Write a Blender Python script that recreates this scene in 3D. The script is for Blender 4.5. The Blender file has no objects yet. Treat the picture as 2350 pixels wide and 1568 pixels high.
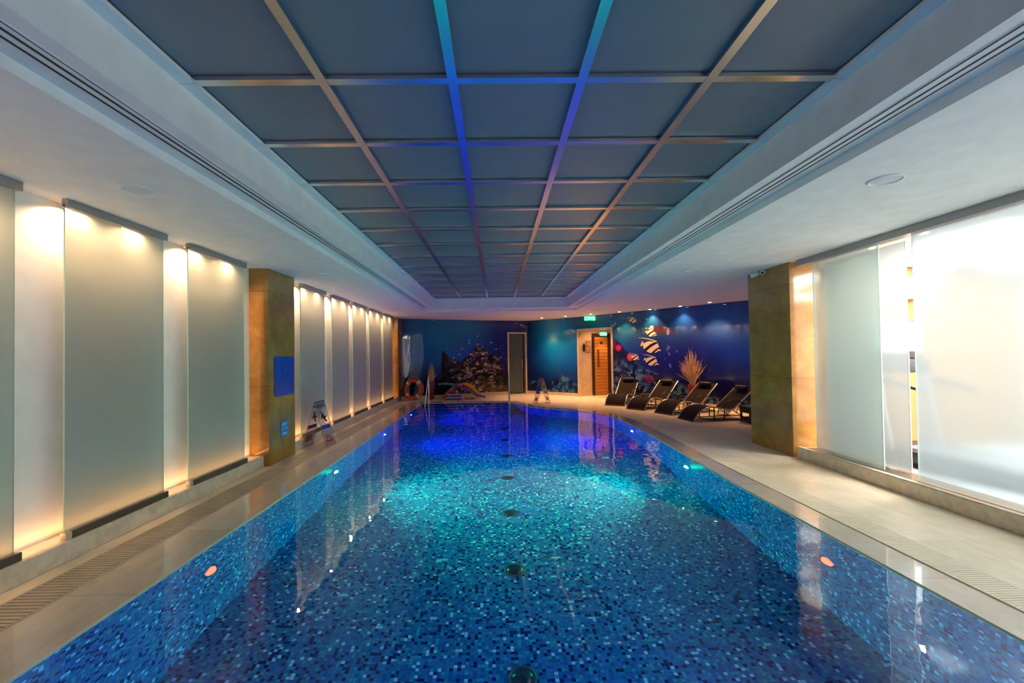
import bpy, bmesh, math, random
import numpy as np
from mathutils import Vector, Matrix
from mathutils.geometry import tessellate_polygon
random.seed(4)
PI = math.pi
S = bpy.context.scene
C = S.collection

# ------------------------------------------------------------------ tagging
def tag(o, label=None, cat=None, group=None, kind=None):
    if label: o['label'] = label
    if cat: o['category'] = cat
    if group: o['group'] = group
    if kind: o['kind'] = kind
    return o

def thing(name, label, cat, loc=(0, 0, 0), rotz=0.0, group=None):
    o = bpy.data.objects.new(name, None)
    o.empty_display_size = 0.1
    C.objects.link(o); o.location = loc; o.rotation_euler = (0, 0, rotz)
    return tag(o, label, cat, group)

def children_of(o):
    return [c for c in C.objects if c.parent == o]

def copy_tree(o, parent=None):
    c = o.copy(); C.objects.link(c)
    if parent is not None:
        c.parent = parent
    for ch in children_of(o):
        copy_tree(ch, c)
    return c

# ------------------------------------------------------------------ mesh builder
class MB:
    def __init__(s): s.v = []; s.f = []; s.m = []; s.sm = []
    def add(s, vs, fs, mi=0, smooth=False):
        k = len(s.v); s.v += [tuple(v) for v in vs]
        for f in fs:
            s.f.append([i + k for i in f]); s.m.append(mi); s.sm.append(smooth)
        return s
    def box(s, x0, x1, y0, y1, z0, z1, mi=0, M=None):
        vs = [Vector((x, y, z)) for z in (z0, z1) for y in (y0, y1) for x in (x0, x1)]
        if M is not None: vs = [M @ v for v in vs]
        return s.add(vs, [(0, 2, 3, 1), (4, 5, 7, 6), (0, 1, 5, 4), (1, 3, 7, 5), (3, 2, 6, 7), (2, 0, 4, 6)], mi)
    def rbox(s, x0, x1, y0, y1, z0, z1, r=0.01, seg=2, mi=0, M=None):
        bm = bmesh.new(); bmesh.ops.create_cube(bm, size=1)
        for v in bm.verts:
            v.co = Vector(((x0 + x1) / 2 + v.co.x * (x1 - x0), (y0 + y1) / 2 + v.co.y * (y1 - y0), (z0 + z1) / 2 + v.co.z * (z1 - z0)))
        r = min(r, (x1 - x0) * .45, (y1 - y0) * .45, (z1 - z0) * .45)
        bmesh.ops.bevel(bm, geom=bm.edges[:], offset=r, segments=seg, profile=0.5, affect='EDGES')
        return s.frombm(bm, mi, True, M)
    def frombm(s, bm, mi=0, smooth=False, M=None):
        bm.verts.ensure_lookup_table(); bm.verts.index_update()
        vs = [(M @ v.co) if M is not None else v.co.copy() for v in bm.verts]
        s.add(vs, [[v.index for v in f.verts] for f in bm.faces], mi, smooth)
        bm.free(); return s
    def tube(s, pts, r, n=8, mi=0, closed=False, cap=True):
        pts = [Vector(p) for p in pts]; N = len(pts)
        rs = r if isinstance(r, (list, tuple)) else [r] * N
        up = None; rings = []
        for i, p in enumerate(pts):
            a = pts[(i - 1) % N] if (closed or i > 0) else p
            b = pts[(i + 1) % N] if (closed or i < N - 1) else p
            t = (b - a)
            t = t.normalized() if t.length > 1e-9 else Vector((0, 0, 1))
            if up is None:
                up = Vector((0, 0, 1)) if abs(t.z) < .9 else Vector((1, 0, 0))
            u = (up - t * up.dot(t)); u = u.normalized() if u.length > 1e-6 else t.orthogonal().normalized()
            w = t.cross(u); up = u
            rings.append([p + (u * math.cos(2 * PI * k / n) + w * math.sin(2 * PI * k / n)) * rs[i] for k in range(n)])
        vs = [v for rg in rings for v in rg]; fs = []
        M_ = N if closed else N - 1
        for i in range(M_):
            j = (i + 1) % N
            for k in range(n):
                fs.append((i * n + k, i * n + (k + 1) % n, j * n + (k + 1) % n, j * n + k))
        if cap and not closed:
            fs.append(tuple(range(n))[::-1]); fs.append(tuple((N - 1) * n + k for k in range(n)))
        return s.add(vs, fs, mi, True)
    def lathe(s, prof, n=32, c=(0, 0, 0), mi=0, axis='Z', M=None):
        vs = []; fs = []
        for (r, z) in prof:
            for k in range(n):
                a = 2 * PI * k / n
                p = Vector((r * math.cos(a), r * math.sin(a), z))
                if axis == 'X': p = Vector((p.z, p.x, p.y))
                if axis == 'Y': p = Vector((p.x, p.z, p.y))
                p = p + Vector(c)
                vs.append(M @ p if M is not None else p)
        for i in range(len(prof) - 1):
            for k in range(n):
                fs.append((i * n + k, i * n + (k + 1) % n, (i + 1) * n + (k + 1) % n, (i + 1) * n + k))
        if prof[0][0] > 1e-5: fs.append(tuple(range(n))[::-1])
        if prof[-1][0] > 1e-5: fs.append(tuple((len(prof) - 1) * n + k for k in range(n)))
        return s.add(vs, fs, mi, True)
    def poly(s, pts, mi=0):
        return s.add(pts, [tuple(range(len(pts)))], mi)
    def build(s, name, mats, parent=None, bevel=0, autosmooth=True):
        me = bpy.data.meshes.new(name)
        me.from_pydata([tuple(v) for v in s.v], [], s.f); me.update()
        if not isinstance(mats, (list, tuple)): mats = [mats]
        for m in mats: me.materials.append(m)
        me.polygons.foreach_set('material_index', s.m)
        me.polygons.foreach_set('use_smooth', s.sm)
        bm = bmesh.new(); bm.from_mesh(me)
        bmesh.ops.recalc_face_normals(bm, faces=bm.faces[:]) if s.recalc else None
        if autosmooth:
            for e in bm.edges:
                if len(e.link_faces) == 2 and e.link_faces[0].normal.angle(e.link_faces[1].normal, 0) > math.radians(38):
                    e.smooth = False
        bm.to_mesh(me); bm.free()
        o = bpy.data.objects.new(name, me); C.objects.link(o)
        if parent is not None: o.parent = parent
        if bevel:
            b = o.modifiers.new('bevel', 'BEVEL'); b.width = bevel; b.segments = 2; b.limit_method = 'ANGLE'
        return o
    recalc = True

def flat(mb):
    mb.recalc = False; return mb

# ------------------------------------------------------------------ materials
def mat(name):
    m = bpy.data.materials.new(name); m.use_nodes = True
    nt = m.node_tree; nt.nodes.clear()
    out = nt.nodes.new('ShaderNodeOutputMaterial')
    return m, nt, out

def N(nt, typ, **kw):
    n = nt.nodes.new(typ)
    for k, v in kw.items():
        if k.startswith('i_'):
            n.inputs[k[2:].replace('_', ' ')].default_value = v
        else:
            setattr(n, k, v)
    return n

def col(c): return (c[0], c[1], c[2], 1.0)

def pbr(name, c, rough=.5, metal=0.0, c2=None, scale=6.0, detail=4, bump=0.0, bscale=60, coat=0.0, spec=0.5, stretch=(1, 1, 1), emit=None, estr=0.0, contrast=(.35, .65)):
    m, nt, out = mat(name)
    p = N(nt, 'ShaderNodeBsdfPrincipled')
    p.inputs['Base Color'].default_value = col(c)
    p.inputs['Roughness'].default_value = rough
    p.inputs['Metallic'].default_value = metal
    p.inputs['Specular IOR Level'].default_value = spec
    p.inputs['Coat Weight'].default_value = coat
    p.inputs['Coat Roughness'].default_value = .05
    tc = N(nt, 'ShaderNodeNewGeometry')
    mp = N(nt, 'ShaderNodeMapping'); mp.inputs['Scale'].default_value = stretch
    nt.links.new(tc.outputs['Position'], mp.inputs['Vector'])
    no = N(nt, 'ShaderNodeTexNoise'); no.inputs['Scale'].default_value = scale; no.inputs['Detail'].default_value = detail
    nt.links.new(mp.outputs['Vector'], no.inputs['Vector'])
    if c2 is None: c2 = tuple(x * .93 for x in c)
    cr = N(nt, 'ShaderNodeValToRGB')
    cr.color_ramp.elements[0].position = contrast[0]; cr.color_ramp.elements[0].color = col(c2)
    cr.color_ramp.elements[1].position = contrast[1]; cr.color_ramp.elements[1].color = col(c)
    nt.links.new(no.outputs['Fac'], cr.inputs['Fac'])
    nt.links.new(cr.outputs['Color'], p.inputs['Base Color'])
    if bump:
        n2 = N(nt, 'ShaderNodeTexNoise'); n2.inputs['Scale'].default_value = bscale; n2.inputs['Detail'].default_value = 3
        nt.links.new(mp.outputs['Vector'], n2.inputs['Vector'])
        b = N(nt, 'ShaderNodeBump'); b.inputs['Strength'].default_value = bump; b.inputs['Distance'].default_value = .01
        nt.links.new(n2.outputs['Fac'], b.inputs['Height']); nt.links.new(b.outputs['Normal'], p.inputs['Normal'])
    if emit:
        p.inputs['Emission Color'].default_value = col(emit); p.inputs['Emission Strength'].default_value = estr
    nt.links.new(p.outputs[0], out.inputs[0])
    return m

def emission(name, c, s):
    m, nt, out = mat(name)
    e = N(nt, 'ShaderNodeEmission'); e.inputs[0].default_value = col(c); e.inputs[1].default_value = s
    nt.links.new(e.outputs[0], out.inputs[0]); return m

def frosted(name, tint, tfac=.55, rough=.35, fwd=.5, frough=.55):
    m, nt, out = mat(name)
    rf = N(nt, 'ShaderNodeBsdfRefraction'); rf.inputs['Color'].default_value = col(tint); rf.inputs['Roughness'].default_value = frough; rf.inputs['IOR'].default_value = 1.03
    tr = N(nt, 'ShaderNodeBsdfTranslucent'); tr.inputs[0].default_value = col(tint)
    df = N(nt, 'ShaderNodeBsdfDiffuse'); df.inputs[0].default_value = col(tuple(x * .8 for x in tint))
    mx = N(nt, 'ShaderNodeMixShader'); mx.inputs[0].default_value = tfac
    mt = N(nt, 'ShaderNodeMixShader'); mt.inputs[0].default_value = fwd
    nt.links.new(tr.outputs[0], mt.inputs[1]); nt.links.new(rf.outputs[0], mt.inputs[2])
    nt.links.new(df.outputs[0], mx.inputs[1]); nt.links.new(mt.outputs[0], mx.inputs[2])
    gl = N(nt, 'ShaderNodeBsdfGlossy'); gl.inputs['Roughness'].default_value = rough
    fr = N(nt, 'ShaderNodeFresnel'); fr.inputs[0].default_value = 1.45
    mu = N(nt, 'ShaderNodeMath', operation='MULTIPLY'); mu.inputs[1].default_value = .7
    nt.links.new(fr.outputs[0], mu.inputs[0])
    m2 = N(nt, 'ShaderNodeMixShader'); nt.links.new(mu.outputs[0], m2.inputs[0])
    nt.links.new(mx.outputs[0], m2.inputs[1]); nt.links.new(gl.outputs[0], m2.inputs[2])
    nt.links.new(m2.outputs[0], out.inputs[0]); return m

def clear(name, tint=(.93, .97, .95), gloss=.9):
    m, nt, out = mat(name)
    tr = N(nt, 'ShaderNodeBsdfTransparent'); tr.inputs[0].default_value = col(tint)
    gl = N(nt, 'ShaderNodeBsdfGlossy'); gl.inputs['Roughness'].default_value = .02
    fr = N(nt, 'ShaderNodeFresnel'); fr.inputs[0].default_value = 1.45
    mu = N(nt, 'ShaderNodeMath', operation='MULTIPLY'); mu.inputs[1].default_value = gloss
    nt.links.new(fr.outputs[0], mu.inputs[0])
    m2 = N(nt, 'ShaderNodeMixShader'); nt.links.new(mu.outputs[0], m2.inputs[0])
    nt.links.new(tr.outputs[0], m2.inputs[1]); nt.links.new(gl.outputs[0], m2.inputs[2])
    nt.links.new(m2.outputs[0], out.inputs[0]); return m

def water_mat():
    m, nt, out = mat('water')
    g = N(nt, 'ShaderNodeBsdfGlass'); g.inputs['Color'].default_value = (.90, .98, 1, 1)
    g.inputs['Roughness'].default_value = 0.0; g.inputs['IOR'].default_value = 1.33
    geo = N(nt, 'ShaderNodeNewGeometry')
    n1 = N(nt, 'ShaderNodeTexNoise'); n1.inputs['Scale'].default_value = 1.7; n1.inputs['Detail'].default_value = 2
    n2 = N(nt, 'ShaderNodeTexNoise'); n2.inputs['Scale'].default_value = 9; n2.inputs['Detail'].default_value = 1
    nt.links.new(geo.outputs['Position'], n1.inputs['Vector']); nt.links.new(geo.outputs['Position'], n2.inputs['Vector'])
    ma = N(nt, 'ShaderNodeMath', operation='MULTIPLY_ADD'); ma.inputs[1].default_value = .05
    nt.links.new(n2.outputs['Fac'], ma.inputs[0]); nt.links.new(n1.outputs['Fac'], ma.inputs[2])
    b = N(nt, 'ShaderNodeBump'); b.inputs['Strength'].default_value = 1.0; b.inputs['Distance'].default_value = .0065
    nt.links.new(ma.outputs[0], b.inputs['Height']); nt.links.new(b.outputs['Normal'], g.inputs['Normal'])
    nt.links.new(g.outputs[0], out.inputs[0]); return m

def mosaic_mat():
    m, nt, out = mat('pool_mosaic')
    p = N(nt, 'ShaderNodeBsdfPrincipled'); p.inputs['Roughness'].default_value = .5; p.inputs['Specular IOR Level'].default_value = .12
    geo = N(nt, 'ShaderNodeNewGeometry')
    sc = N(nt, 'ShaderNodeVectorMath', operation='MULTIPLY_ADD')
    s = 1 / .0265
    sc.inputs[1].default_value = (s, s, s); sc.inputs[2].default_value = (.37, .41, .43)
    nt.links.new(geo.outputs['Position'], sc.inputs[0])
    fl = N(nt, 'ShaderNodeVectorMath', operation='FLOOR'); nt.links.new(sc.outputs[0], fl.inputs[0])
    fr = N(nt, 'ShaderNodeVectorMath', operation='FRACTION'); nt.links.new(sc.outputs[0], fr.inputs[0])
    wn = N(nt, 'ShaderNodeTexWhiteNoise', noise_dimensions='3D'); nt.links.new(fl.outputs[0], wn.inputs['Vector'])
    cr = N(nt, 'ShaderNodeValToRGB'); r = cr.color_ramp; r.interpolation = 'CONSTANT'
    cols = [(0.0, (.003, .002, .10)), (.14, (.003, .065, .31)), (.36, (.006, .10, .38)), (.58, (.004, .14, .34)), (.74, (.015, .22, .42)), (.86, (.012, .12, .46)), (.94, (.24, .46, .80))]
    r.elements[0].position = 0; r.elements[0].color = col(cols[0][1])
    r.elements[1].position = cols[1][0]; r.elements[1].color = col(cols[1][1])
    for pz, c in cols[2:]:
        e = r.elements.new(pz); e.color = col(c)
    nt.links.new(wn.outputs['Value'], cr.inputs['Fac'])
    # grout where a tile border lies in the surface plane
    hs = N(nt, 'ShaderNodeVectorMath', operation='SUBTRACT'); hs.inputs[1].default_value = (.5, .5, .5)
    nt.links.new(fr.outputs[0], hs.inputs[0])
    ab = N(nt, 'ShaderNodeVectorMath', operation='ABSOLUTE'); nt.links.new(hs.outputs[0], ab.inputs[0])
    na = N(nt, 'ShaderNodeVectorMath', operation='ABSOLUTE'); nt.links.new(geo.outputs['Normal'], na.inputs[0])
    inv = N(nt, 'ShaderNodeVectorMath', operation='SUBTRACT'); inv.inputs[0].default_value = (1, 1, 1); nt.links.new(na.outputs[0], inv.inputs[1])
    mm = N(nt, 'ShaderNodeVectorMath', operation='MULTIPLY'); nt.links.new(ab.outputs[0], mm.inputs[0]); nt.links.new(inv.outputs[0], mm.inputs[1])
    sx = N(nt, 'ShaderNodeSeparateXYZ'); nt.links.new(mm.outputs[0], sx.inputs[0])
    m1 = N(nt, 'ShaderNodeMath', operation='MAXIMUM'); nt.links.new(sx.outputs[0], m1.inputs[0]); nt.links.new(sx.outputs[1], m1.inputs[1])
    m2 = N(nt, 'ShaderNodeMath', operation='MAXIMUM'); nt.links.new(m1.outputs[0], m2.inputs[0]); nt.links.new(sx.outputs[2], m2.inputs[1])
    gt = N(nt, 'ShaderNodeMath', operation='GREATER_THAN'); gt.inputs[1].default_value = .46; nt.links.new(m2.outputs[0], gt.inputs[0])
    mx = N(nt, 'ShaderNodeMix', data_type='RGBA'); nt.links.new(gt.outputs[0], mx.inputs[0])
    nt.links.new(cr.outputs['Color'], mx.inputs[6]); mx.inputs[7].default_value = (.01, .08, .26, 1)
    nt.links.new(mx.outputs[2], p.inputs['Base Color'])
    nt.links.new(p.outputs[0], out.inputs[0]); return m

def slab_mat(name, c, c2, rough, sx, sy, off=(0, 0), grout=(.30, .25, .20), gw=.003, coat=0.0, veins=7):
    """stone slabs on the XY plane: slab size sx * sy, thin joints, cloudy tone"""
    m, nt, out = mat(name)
    p = N(nt, 'ShaderNodeBsdfPrincipled'); p.inputs['Roughness'].default_value = rough
    geo = N(nt, 'ShaderNodeNewGeometry')
    no = N(nt, 'ShaderNodeTexNoise'); no.inputs['Scale'].default_value = veins; no.inputs['Detail'].default_value = 7; no.inputs['Roughness'].default_value = .65
    mp = N(nt, 'ShaderNodeMapping'); mp.inputs['Scale'].default_value = (1.8, .7, 1)
    nt.links.new(geo.outputs['Position'], mp.inputs['Vector']); nt.links.new(mp.outputs[0], no.inputs['Vector'])
    cr = N(nt, 'ShaderNodeValToRGB'); cr.color_ramp.elements[0].position = .3; cr.color_ramp.elements[0].color = col(c2)
    cr.color_ramp.elements[1].position = .68; cr.color_ramp.elements[1].color = col(c)
    nt.links.new(no.outputs['Fac'], cr.inputs['Fac'])
    sv = N(nt, 'ShaderNodeVectorMath', operation='MULTIPLY_ADD'); sv.inputs[1].default_value = (1 / sx, 1 / sy, 0); sv.inputs[2].default_value = (off[0], off[1], 0)
    nt.links.new(geo.outputs['Position'], sv.inputs[0])
    fl = N(nt, 'ShaderNodeVectorMath', operation='FLOOR'); nt.links.new(sv.outputs[0], fl.inputs[0])
    wn = N(nt, 'ShaderNodeTexWhiteNoise', noise_dimensions='3D'); nt.links.new(fl.outputs[0], wn.inputs['Vector'])
    mr = N(nt, 'ShaderNodeMapRange'); mr.inputs[3].default_value = .9; mr.inputs[4].default_value = 1.04; nt.links.new(wn.outputs['Value'], mr.inputs[0])
    tone = N(nt, 'ShaderNodeVectorMath', operation='SCALE'); nt.links.new(cr.outputs[0], tone.inputs[0]); nt.links.new(mr.outputs[0], tone.inputs['Scale'])
    fr = N(nt, 'ShaderNodeVectorMath', operation='FRACTION'); nt.links.new(sv.outputs[0], fr.inputs[0])
    hs = N(nt, 'ShaderNodeVectorMath', operation='SUBTRACT'); hs.inputs[1].default_value = (.5, .5, 0); nt.links.new(fr.outputs[0], hs.inputs[0])
    ab = N(nt, 'ShaderNodeVectorMath', operation='ABSOLUTE'); nt.links.new(hs.outputs[0], ab.inputs[0])
    sp = N(nt, 'ShaderNodeSeparateXYZ'); nt.links.new(ab.outputs[0], sp.inputs[0])
    g1 = N(nt, 'ShaderNodeMath', operation='GREATER_THAN'); g1.inputs[1].default_value = .5 - gw / sx; nt.links.new(sp.outputs[0], g1.inputs[0])
    g2 = N(nt, 'ShaderNodeMath', operation='GREATER_THAN'); g2.inputs[1].default_value = .5 - gw / sy; nt.links.new(sp.outputs[1], g2.inputs[0])
    mxm = N(nt, 'ShaderNodeMath', operation='MAXIMUM'); nt.links.new(g1.outputs[0], mxm.inputs[0]); nt.links.new(g2.outputs[0], mxm.inputs[1])
    mx = N(nt, 'ShaderNodeMix', data_type='RGBA'); nt.links.new(mxm.outputs[0], mx.inputs[0])
    nt.links.new(tone.outputs[0], mx.inputs[6]); mx.inputs[7].default_value = col(grout)
    nt.links.new(mx.outputs[2], p.inputs['Base Color'])
    p.inputs['Coat Weight'].default_value = coat; p.inputs['Coat Roughness'].default_value = .04
    nt.links.new(p.outputs[0], out.inputs[0]); return m

def marble_mat(name, c, c2, c3, rough=.12):
    m, nt, out = mat(name)
    p = N(nt, 'ShaderNodeBsdfPrincipled'); p.inputs['Roughness'].default_value = rough
    geo = N(nt, 'ShaderNodeNewGeometry')
    no = N(nt, 'ShaderNodeTexNoise'); no.inputs['Scale'].default_value = 3.2; no.inputs['Detail'].default_value = 9; no.inputs['Roughness'].default_value = .7; no.inputs['Distortion'].default_value = .8
    nt.links.new(geo.outputs['Position'], no.inputs['Vector'])
    cr = N(nt, 'ShaderNodeValToRGB'); e = cr.color_ramp.elements
    e[0].position = .3; e[0].color = col(c2); e[1].position = .72; e[1].color = col(c3)
    k = e.new(.5); k.color = col(c)
    nt.links.new(no.outputs['Fac'], cr.inputs['Fac'])
    # horizontal slab joints every 1.17 m
    sp = N(nt, 'ShaderNodeSeparateXYZ'); nt.links.new(geo.outputs['Position'], sp.inputs[0])
    md = N(nt, 'ShaderNodeMath', operation='PINGPONG'); md.inputs[1].default_value = .64
    ad = N(nt, 'ShaderNodeMath', operation='ADD'); ad.inputs[1].default_value = .22
    nt.links.new(sp.outputs[2], ad.inputs[0]); nt.links.new(ad.outputs[0], md.inputs[0])
    lt = N(nt, 'ShaderNodeMath', operation='LESS_THAN'); lt.inputs[1].default_value = .003; nt.links.new(md.outputs[0], lt.inputs[0])
    mx = N(nt, 'ShaderNodeMix', data_type='RGBA'); nt.links.new(lt.outputs[0], mx.inputs[0]); nt.links.new(cr.outputs[0], mx.inputs[6])
    mx.inputs[7].default_value = col(tuple(x * .6 for x in c2))
    nt.links.new(mx.outputs[2], p.inputs['Base Color'])
    nt.links.new(p.outputs[0], out.inputs[0]); return m

def wood_mat(name, c, c2, plank=.11, rough=.45):
    m, nt, out = mat(name)
    p = N(nt, 'ShaderNodeBsdfPrincipled'); p.inputs['Roughness'].default_value = rough
    geo = N(nt, 'ShaderNodeNewGeometry')
    mp = N(nt, 'ShaderNodeMapping'); mp.inputs['Scale'].default_value = (1.2, 1.2, 22)
    nt.links.new(geo.outputs['Position'], mp.inputs[0])
    no = N(nt, 'ShaderNodeTexNoise'); no.inputs['Scale'].default_value = 2; no.inputs['Detail'].default_value = 5
    nt.links.new(mp.outputs[0], no.inputs['Vector'])
    cr = N(nt, 'ShaderNodeValToRGB'); cr.color_ramp.elements[0].position = .3; cr.color_ramp.elements[0].color = col(c2)
    cr.color_ramp.elements[1].position = .7; cr.color_ramp.elements[1].color = col(c)
    nt.links.new(no.outputs['Fac'], cr.inputs[0])
    sp = N(nt, 'ShaderNodeSeparateXYZ'); nt.links.new(geo.outputs['Position'], sp.inputs[0])
    md = N(nt, 'ShaderNodeMath', operation='PINGPONG'); md.inputs[1].default_value = plank / 2; nt.links.new(sp.outputs[2], md.inputs[0])
    lt = N(nt, 'ShaderNodeMath', operation='LESS_THAN'); lt.inputs[1].default_value = .006; nt.links.new(md.outputs[0], lt.inputs[0])
    mx = N(nt, 'ShaderNodeMix', data_type='RGBA'); nt.links.new(lt.outputs[0], mx.inputs[0]); nt.links.new(cr.outputs[0], mx.inputs[6])
    mx.inputs[7].default_value = col(tuple(x * .3 for x in c2))
    nt.links.new(mx.outputs[2], p.inputs['Base Color'])
    nt.links.new(p.outputs[0], out.inputs[0]); return m

M = {}
M['ceil'] = pbr('ceiling_paint', (.88, .83, .78), .7)
M['wall'] = pbr('wall_paint', (.86, .80, .74), .7)
M['panel'] = pbr('panel_glass', (.17, .195, .22), .32, c2=(.16, .185, .21), scale=3)
M['rail'] = pbr('brushed_metal', (.80, .79, .78), .22, metal=1.0)
M['dark'] = pbr('dark_gap', (.012, .012, .014), .6)
M['deck'] = slab_mat('deck_stone', (.86, .72, .53), (.72, .58, .41), .30, .6, 1.2, (.12, .3), grout=(.56, .45, .33), gw=.0018)
M['coping'] = slab_mat('coping_stone', (.66, .54, .43), (.56, .45, .35), .10, 50, .98, (.37, .23), grout=(.28, .23, .19), gw=.002, coat=.6)
M['grate'] = pbr('grate_stone', (.50, .42, .31), .55, c2=(.42, .34, .25))
M['gap'] = pbr('grate_gap', (.10, .08, .055), .8)
M['curb'] = pbr('curb_stone', (.72, .60, .44), .3, c2=(.56, .46, .33), scale=14, detail=7)
M['marble'] = marble_mat('ochre_marble', (.33, .145, .028), (.23, .095, .017), (.43, .215, .055))
M['mosaic'] = mosaic_mat()
M['water'] = water_mat()
M['frost'] = frosted('frosted_glass', (.72, .705, .64), .70, fwd=.6, frough=.78)
M['frostR'] = frosted('frosted_glass_bright', (.47, .535, .59), .86, fwd=.74, frough=.9)
M['frost1'] = frosted('frosted_glass_greenish', (.80, .87, .84), .86, fwd=.70, frough=.9)
M['frostI'] = frosted('frosted_glass_inner', (.48, .51, .54), .85, fwd=.7, frough=.88)
M['gclear'] = clear('clear_glass', (.90, .96, .94), .5)
M['gedge'] = pbr('glass_edge', (.25, .42, .36), .2)
M['channel'] = pbr('bronze_channel', (.10, .075, .055), .3, metal=.3)
M['railgrey'] = pbr('grey_rail', (.34, .32, .31), .35, metal=.6)
M['steel'] = pbr('stainless_steel', (.72, .72, .72), .14, metal=1.0)
M['chrome'] = pbr('polished_chrome', (.8, .8, .8), .06, metal=1.0)
M['white'] = pbr('white_plastic', (.8, .8, .8), .4)
M['black'] = pbr('black_plastic', (.015, .015, .017), .4)
M['mesh'] = pbr('dark_woven_mesh', (.022, .011, .008), .8, c2=(.012, .006, .004), scale=160, detail=1, bump=.3, bscale=200, spec=.12)
M['pillow'] = pbr('brown_leatherette', (.040, .020, .013), .5, spec=.25)
M['alu'] = pbr('lounger_aluminium', (.55, .53, .50), .28, metal=.9)
M['red'] = pbr('red_lacquer', (.55, .012, .012), .25, coat=.5)
M['redshade'] = pbr('shaded_red_lacquer', (.17, .008, .010), .3, coat=.4)  # the red lacquer again, darkened to put the far corner's shade into its colour
M['straw'] = pbr('dried_grass', (.82, .52, .24), .8, c2=(.62, .38, .16), scale=30)
M['beige'] = pbr('beige_marble_trim', (.62, .48, .34), .25, c2=(.52, .40, .28))
M['wood'] = wood_mat('sauna_wood', (.62, .27, .06), (.45, .17, .03))
M['dwood'] = pbr('dark_wood_frame', (.035, .013, .008), .4)
M['acryl'] = clear('acrylic', (.95, .94, .94), .35)
M['blue'] = pbr('blue_sign', (.005, .055, .42), .18, coat=.4)
M['lblue'] = pbr('light_blue_sign', (.01, .19, .48), .3)
M['wtext'] = pbr('white_lettering', (.45, .62, .78), .5)
M['faint'] = pbr('faint_blue_emblem', (.004, .075, .25), .2)
M['redp'] = pbr('red_print', (.36, .012, .015), .4)
M['redt'] = pbr('red_print_light', (.60, .42, .42), .5)
M['bluep'] = pbr('blue_print', (.01, .02, .30), .35)
M['blackp'] = pbr('black_print', (.01, .008, .008), .5)
M['orange'] = pbr('orange_ring', (.48, .055, .016), .45)
M['rope'] = pbr('rope', (.55, .50, .42), .8)
M['exitg'] = emission('exit_green', (.02, 1.0, .40), .7)
M['exitw'] = emission('exit_letters', (.35, 1.0, .70), 2.6)
M['exitb'] = pbr('exit_plate', (.02, .25, .13), .2)
M['lampw'] = emission('lamp_disc', (1, .80, .62), 22)
M['ochre'] = pbr('gym_ochre_wall', (.26, .13, .03), .6)
M['rubber'] = pbr('gym_floor', (.12, .12, .13), .7)

# ------------------------------------------------------------------ camera (level, calibrated on the photograph)
f, cx, cy = 992.41, 1150.15, 796.31
yaw, pit, rol = math.radians(.6328), math.radians(.9333), math.radians(-.8490)
fw = Vector((math.sin(yaw) * math.cos(pit), math.cos(yaw) * math.cos(pit), math.sin(pit)))
r_ = Vector((math.cos(yaw), -math.sin(yaw), 0)); u_ = r_.cross(fw)
R1 = math.cos(rol) * r_ + math.sin(rol) * u_; U1 = -math.sin(rol) * r_ + math.cos(rol) * u_
cam = bpy.data.cameras.new('camera'); co = bpy.data.objects.new('camera', cam); C.objects.link(co)
mw = Matrix.Identity(4)
for i in range(3):
    mw[i][0] = R1[i]; mw[i][1] = U1[i]; mw[i][2] = -fw[i]
mw[0][3], mw[1][3], mw[2][3] = 0, 0, 1.45
co.matrix_world = mw
cam.sensor_width = 36; cam.sensor_fit = 'HORIZONTAL'; cam.lens = 36 * f / 2350
cam.shift_x = (1175 - cx) / 2350; cam.shift_y = (cy - 784) / 2350
cam.clip_start = .05; cam.clip_end = 100
S.camera = co

# ------------------------------------------------------------------ back wall curve
W = [(-3.30, 14.05), (-3.05, 14.15), (-1.9, 14.65), (-0.8, 15.1), (0.4, 15.55), (1.15, 15.78), (2.75, 14.35), (6.0, 10.2), (7.6, 8.15)]
cum = [0 - math.hypot(.25, .10)]
for a, b in zip(W, W[1:]): cum.append(cum[-1] + math.hypot(b[0] - a[0], b[1] - a[1]))
def wp(u, off=0.0):
    u = max(cum[0], min(cum[-1], u))
    for i in range(len(W) - 1):
        if u <= cum[i + 1] + 1e-9:
            a, b = W[i], W[i + 1]; L = cum[i + 1] - cum[i]; t = (u - cum[i]) / L
            def nrm(k):
                k = max(0, min(len(W) - 2, k)); p, q = W[k], W[k + 1]; l = math.hypot(q[0] - p[0], q[1] - p[1])
                return Vector(((q[1] - p[1]) / l, -(q[0] - p[0]) / l))
            n = nrm(i)
            d = (t * L, (1 - t) * L)
            if d[0] < .04 and i > 0: n = (nrm(i) + nrm(i - 1)).normalized()
            if d[1] < .04 and i < len(W) - 2: n = (nrm(i) + nrm(i + 1)).normalized()
            return (a[0] + (b[0] - a[0]) * t + n.x * off, a[1] + (b[1] - a[1]) * t + n.y * off)
CZ = 2.64
D1 = (3.75, 4.42, 2.19)
D2 = (6.63, 7.98, 2.20)
MURAL0, MURAL1 = -.07, cum[-1]

def wall_slab(mb, u0, u1, z0, z1, off0, off1, step=.4, mi=0):
    us = sorted(set([u0, u1] + [c for c in cum if u0 < c < u1]))
    for a, b in zip(us, us[1:]):
        p = [wp(a, off1), wp(b, off1), wp(b, off0), wp(a, off0)]
        vs = [(x, y, z0) for x, y in p] + [(x, y, z1) for x, y in p]
        mb.add(vs, [(3, 2, 1, 0), (4, 5, 6, 7), (0, 1, 5, 4), (1, 2, 6, 5), (2, 3, 7, 6), (3, 0, 4, 7)], mi)

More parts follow.
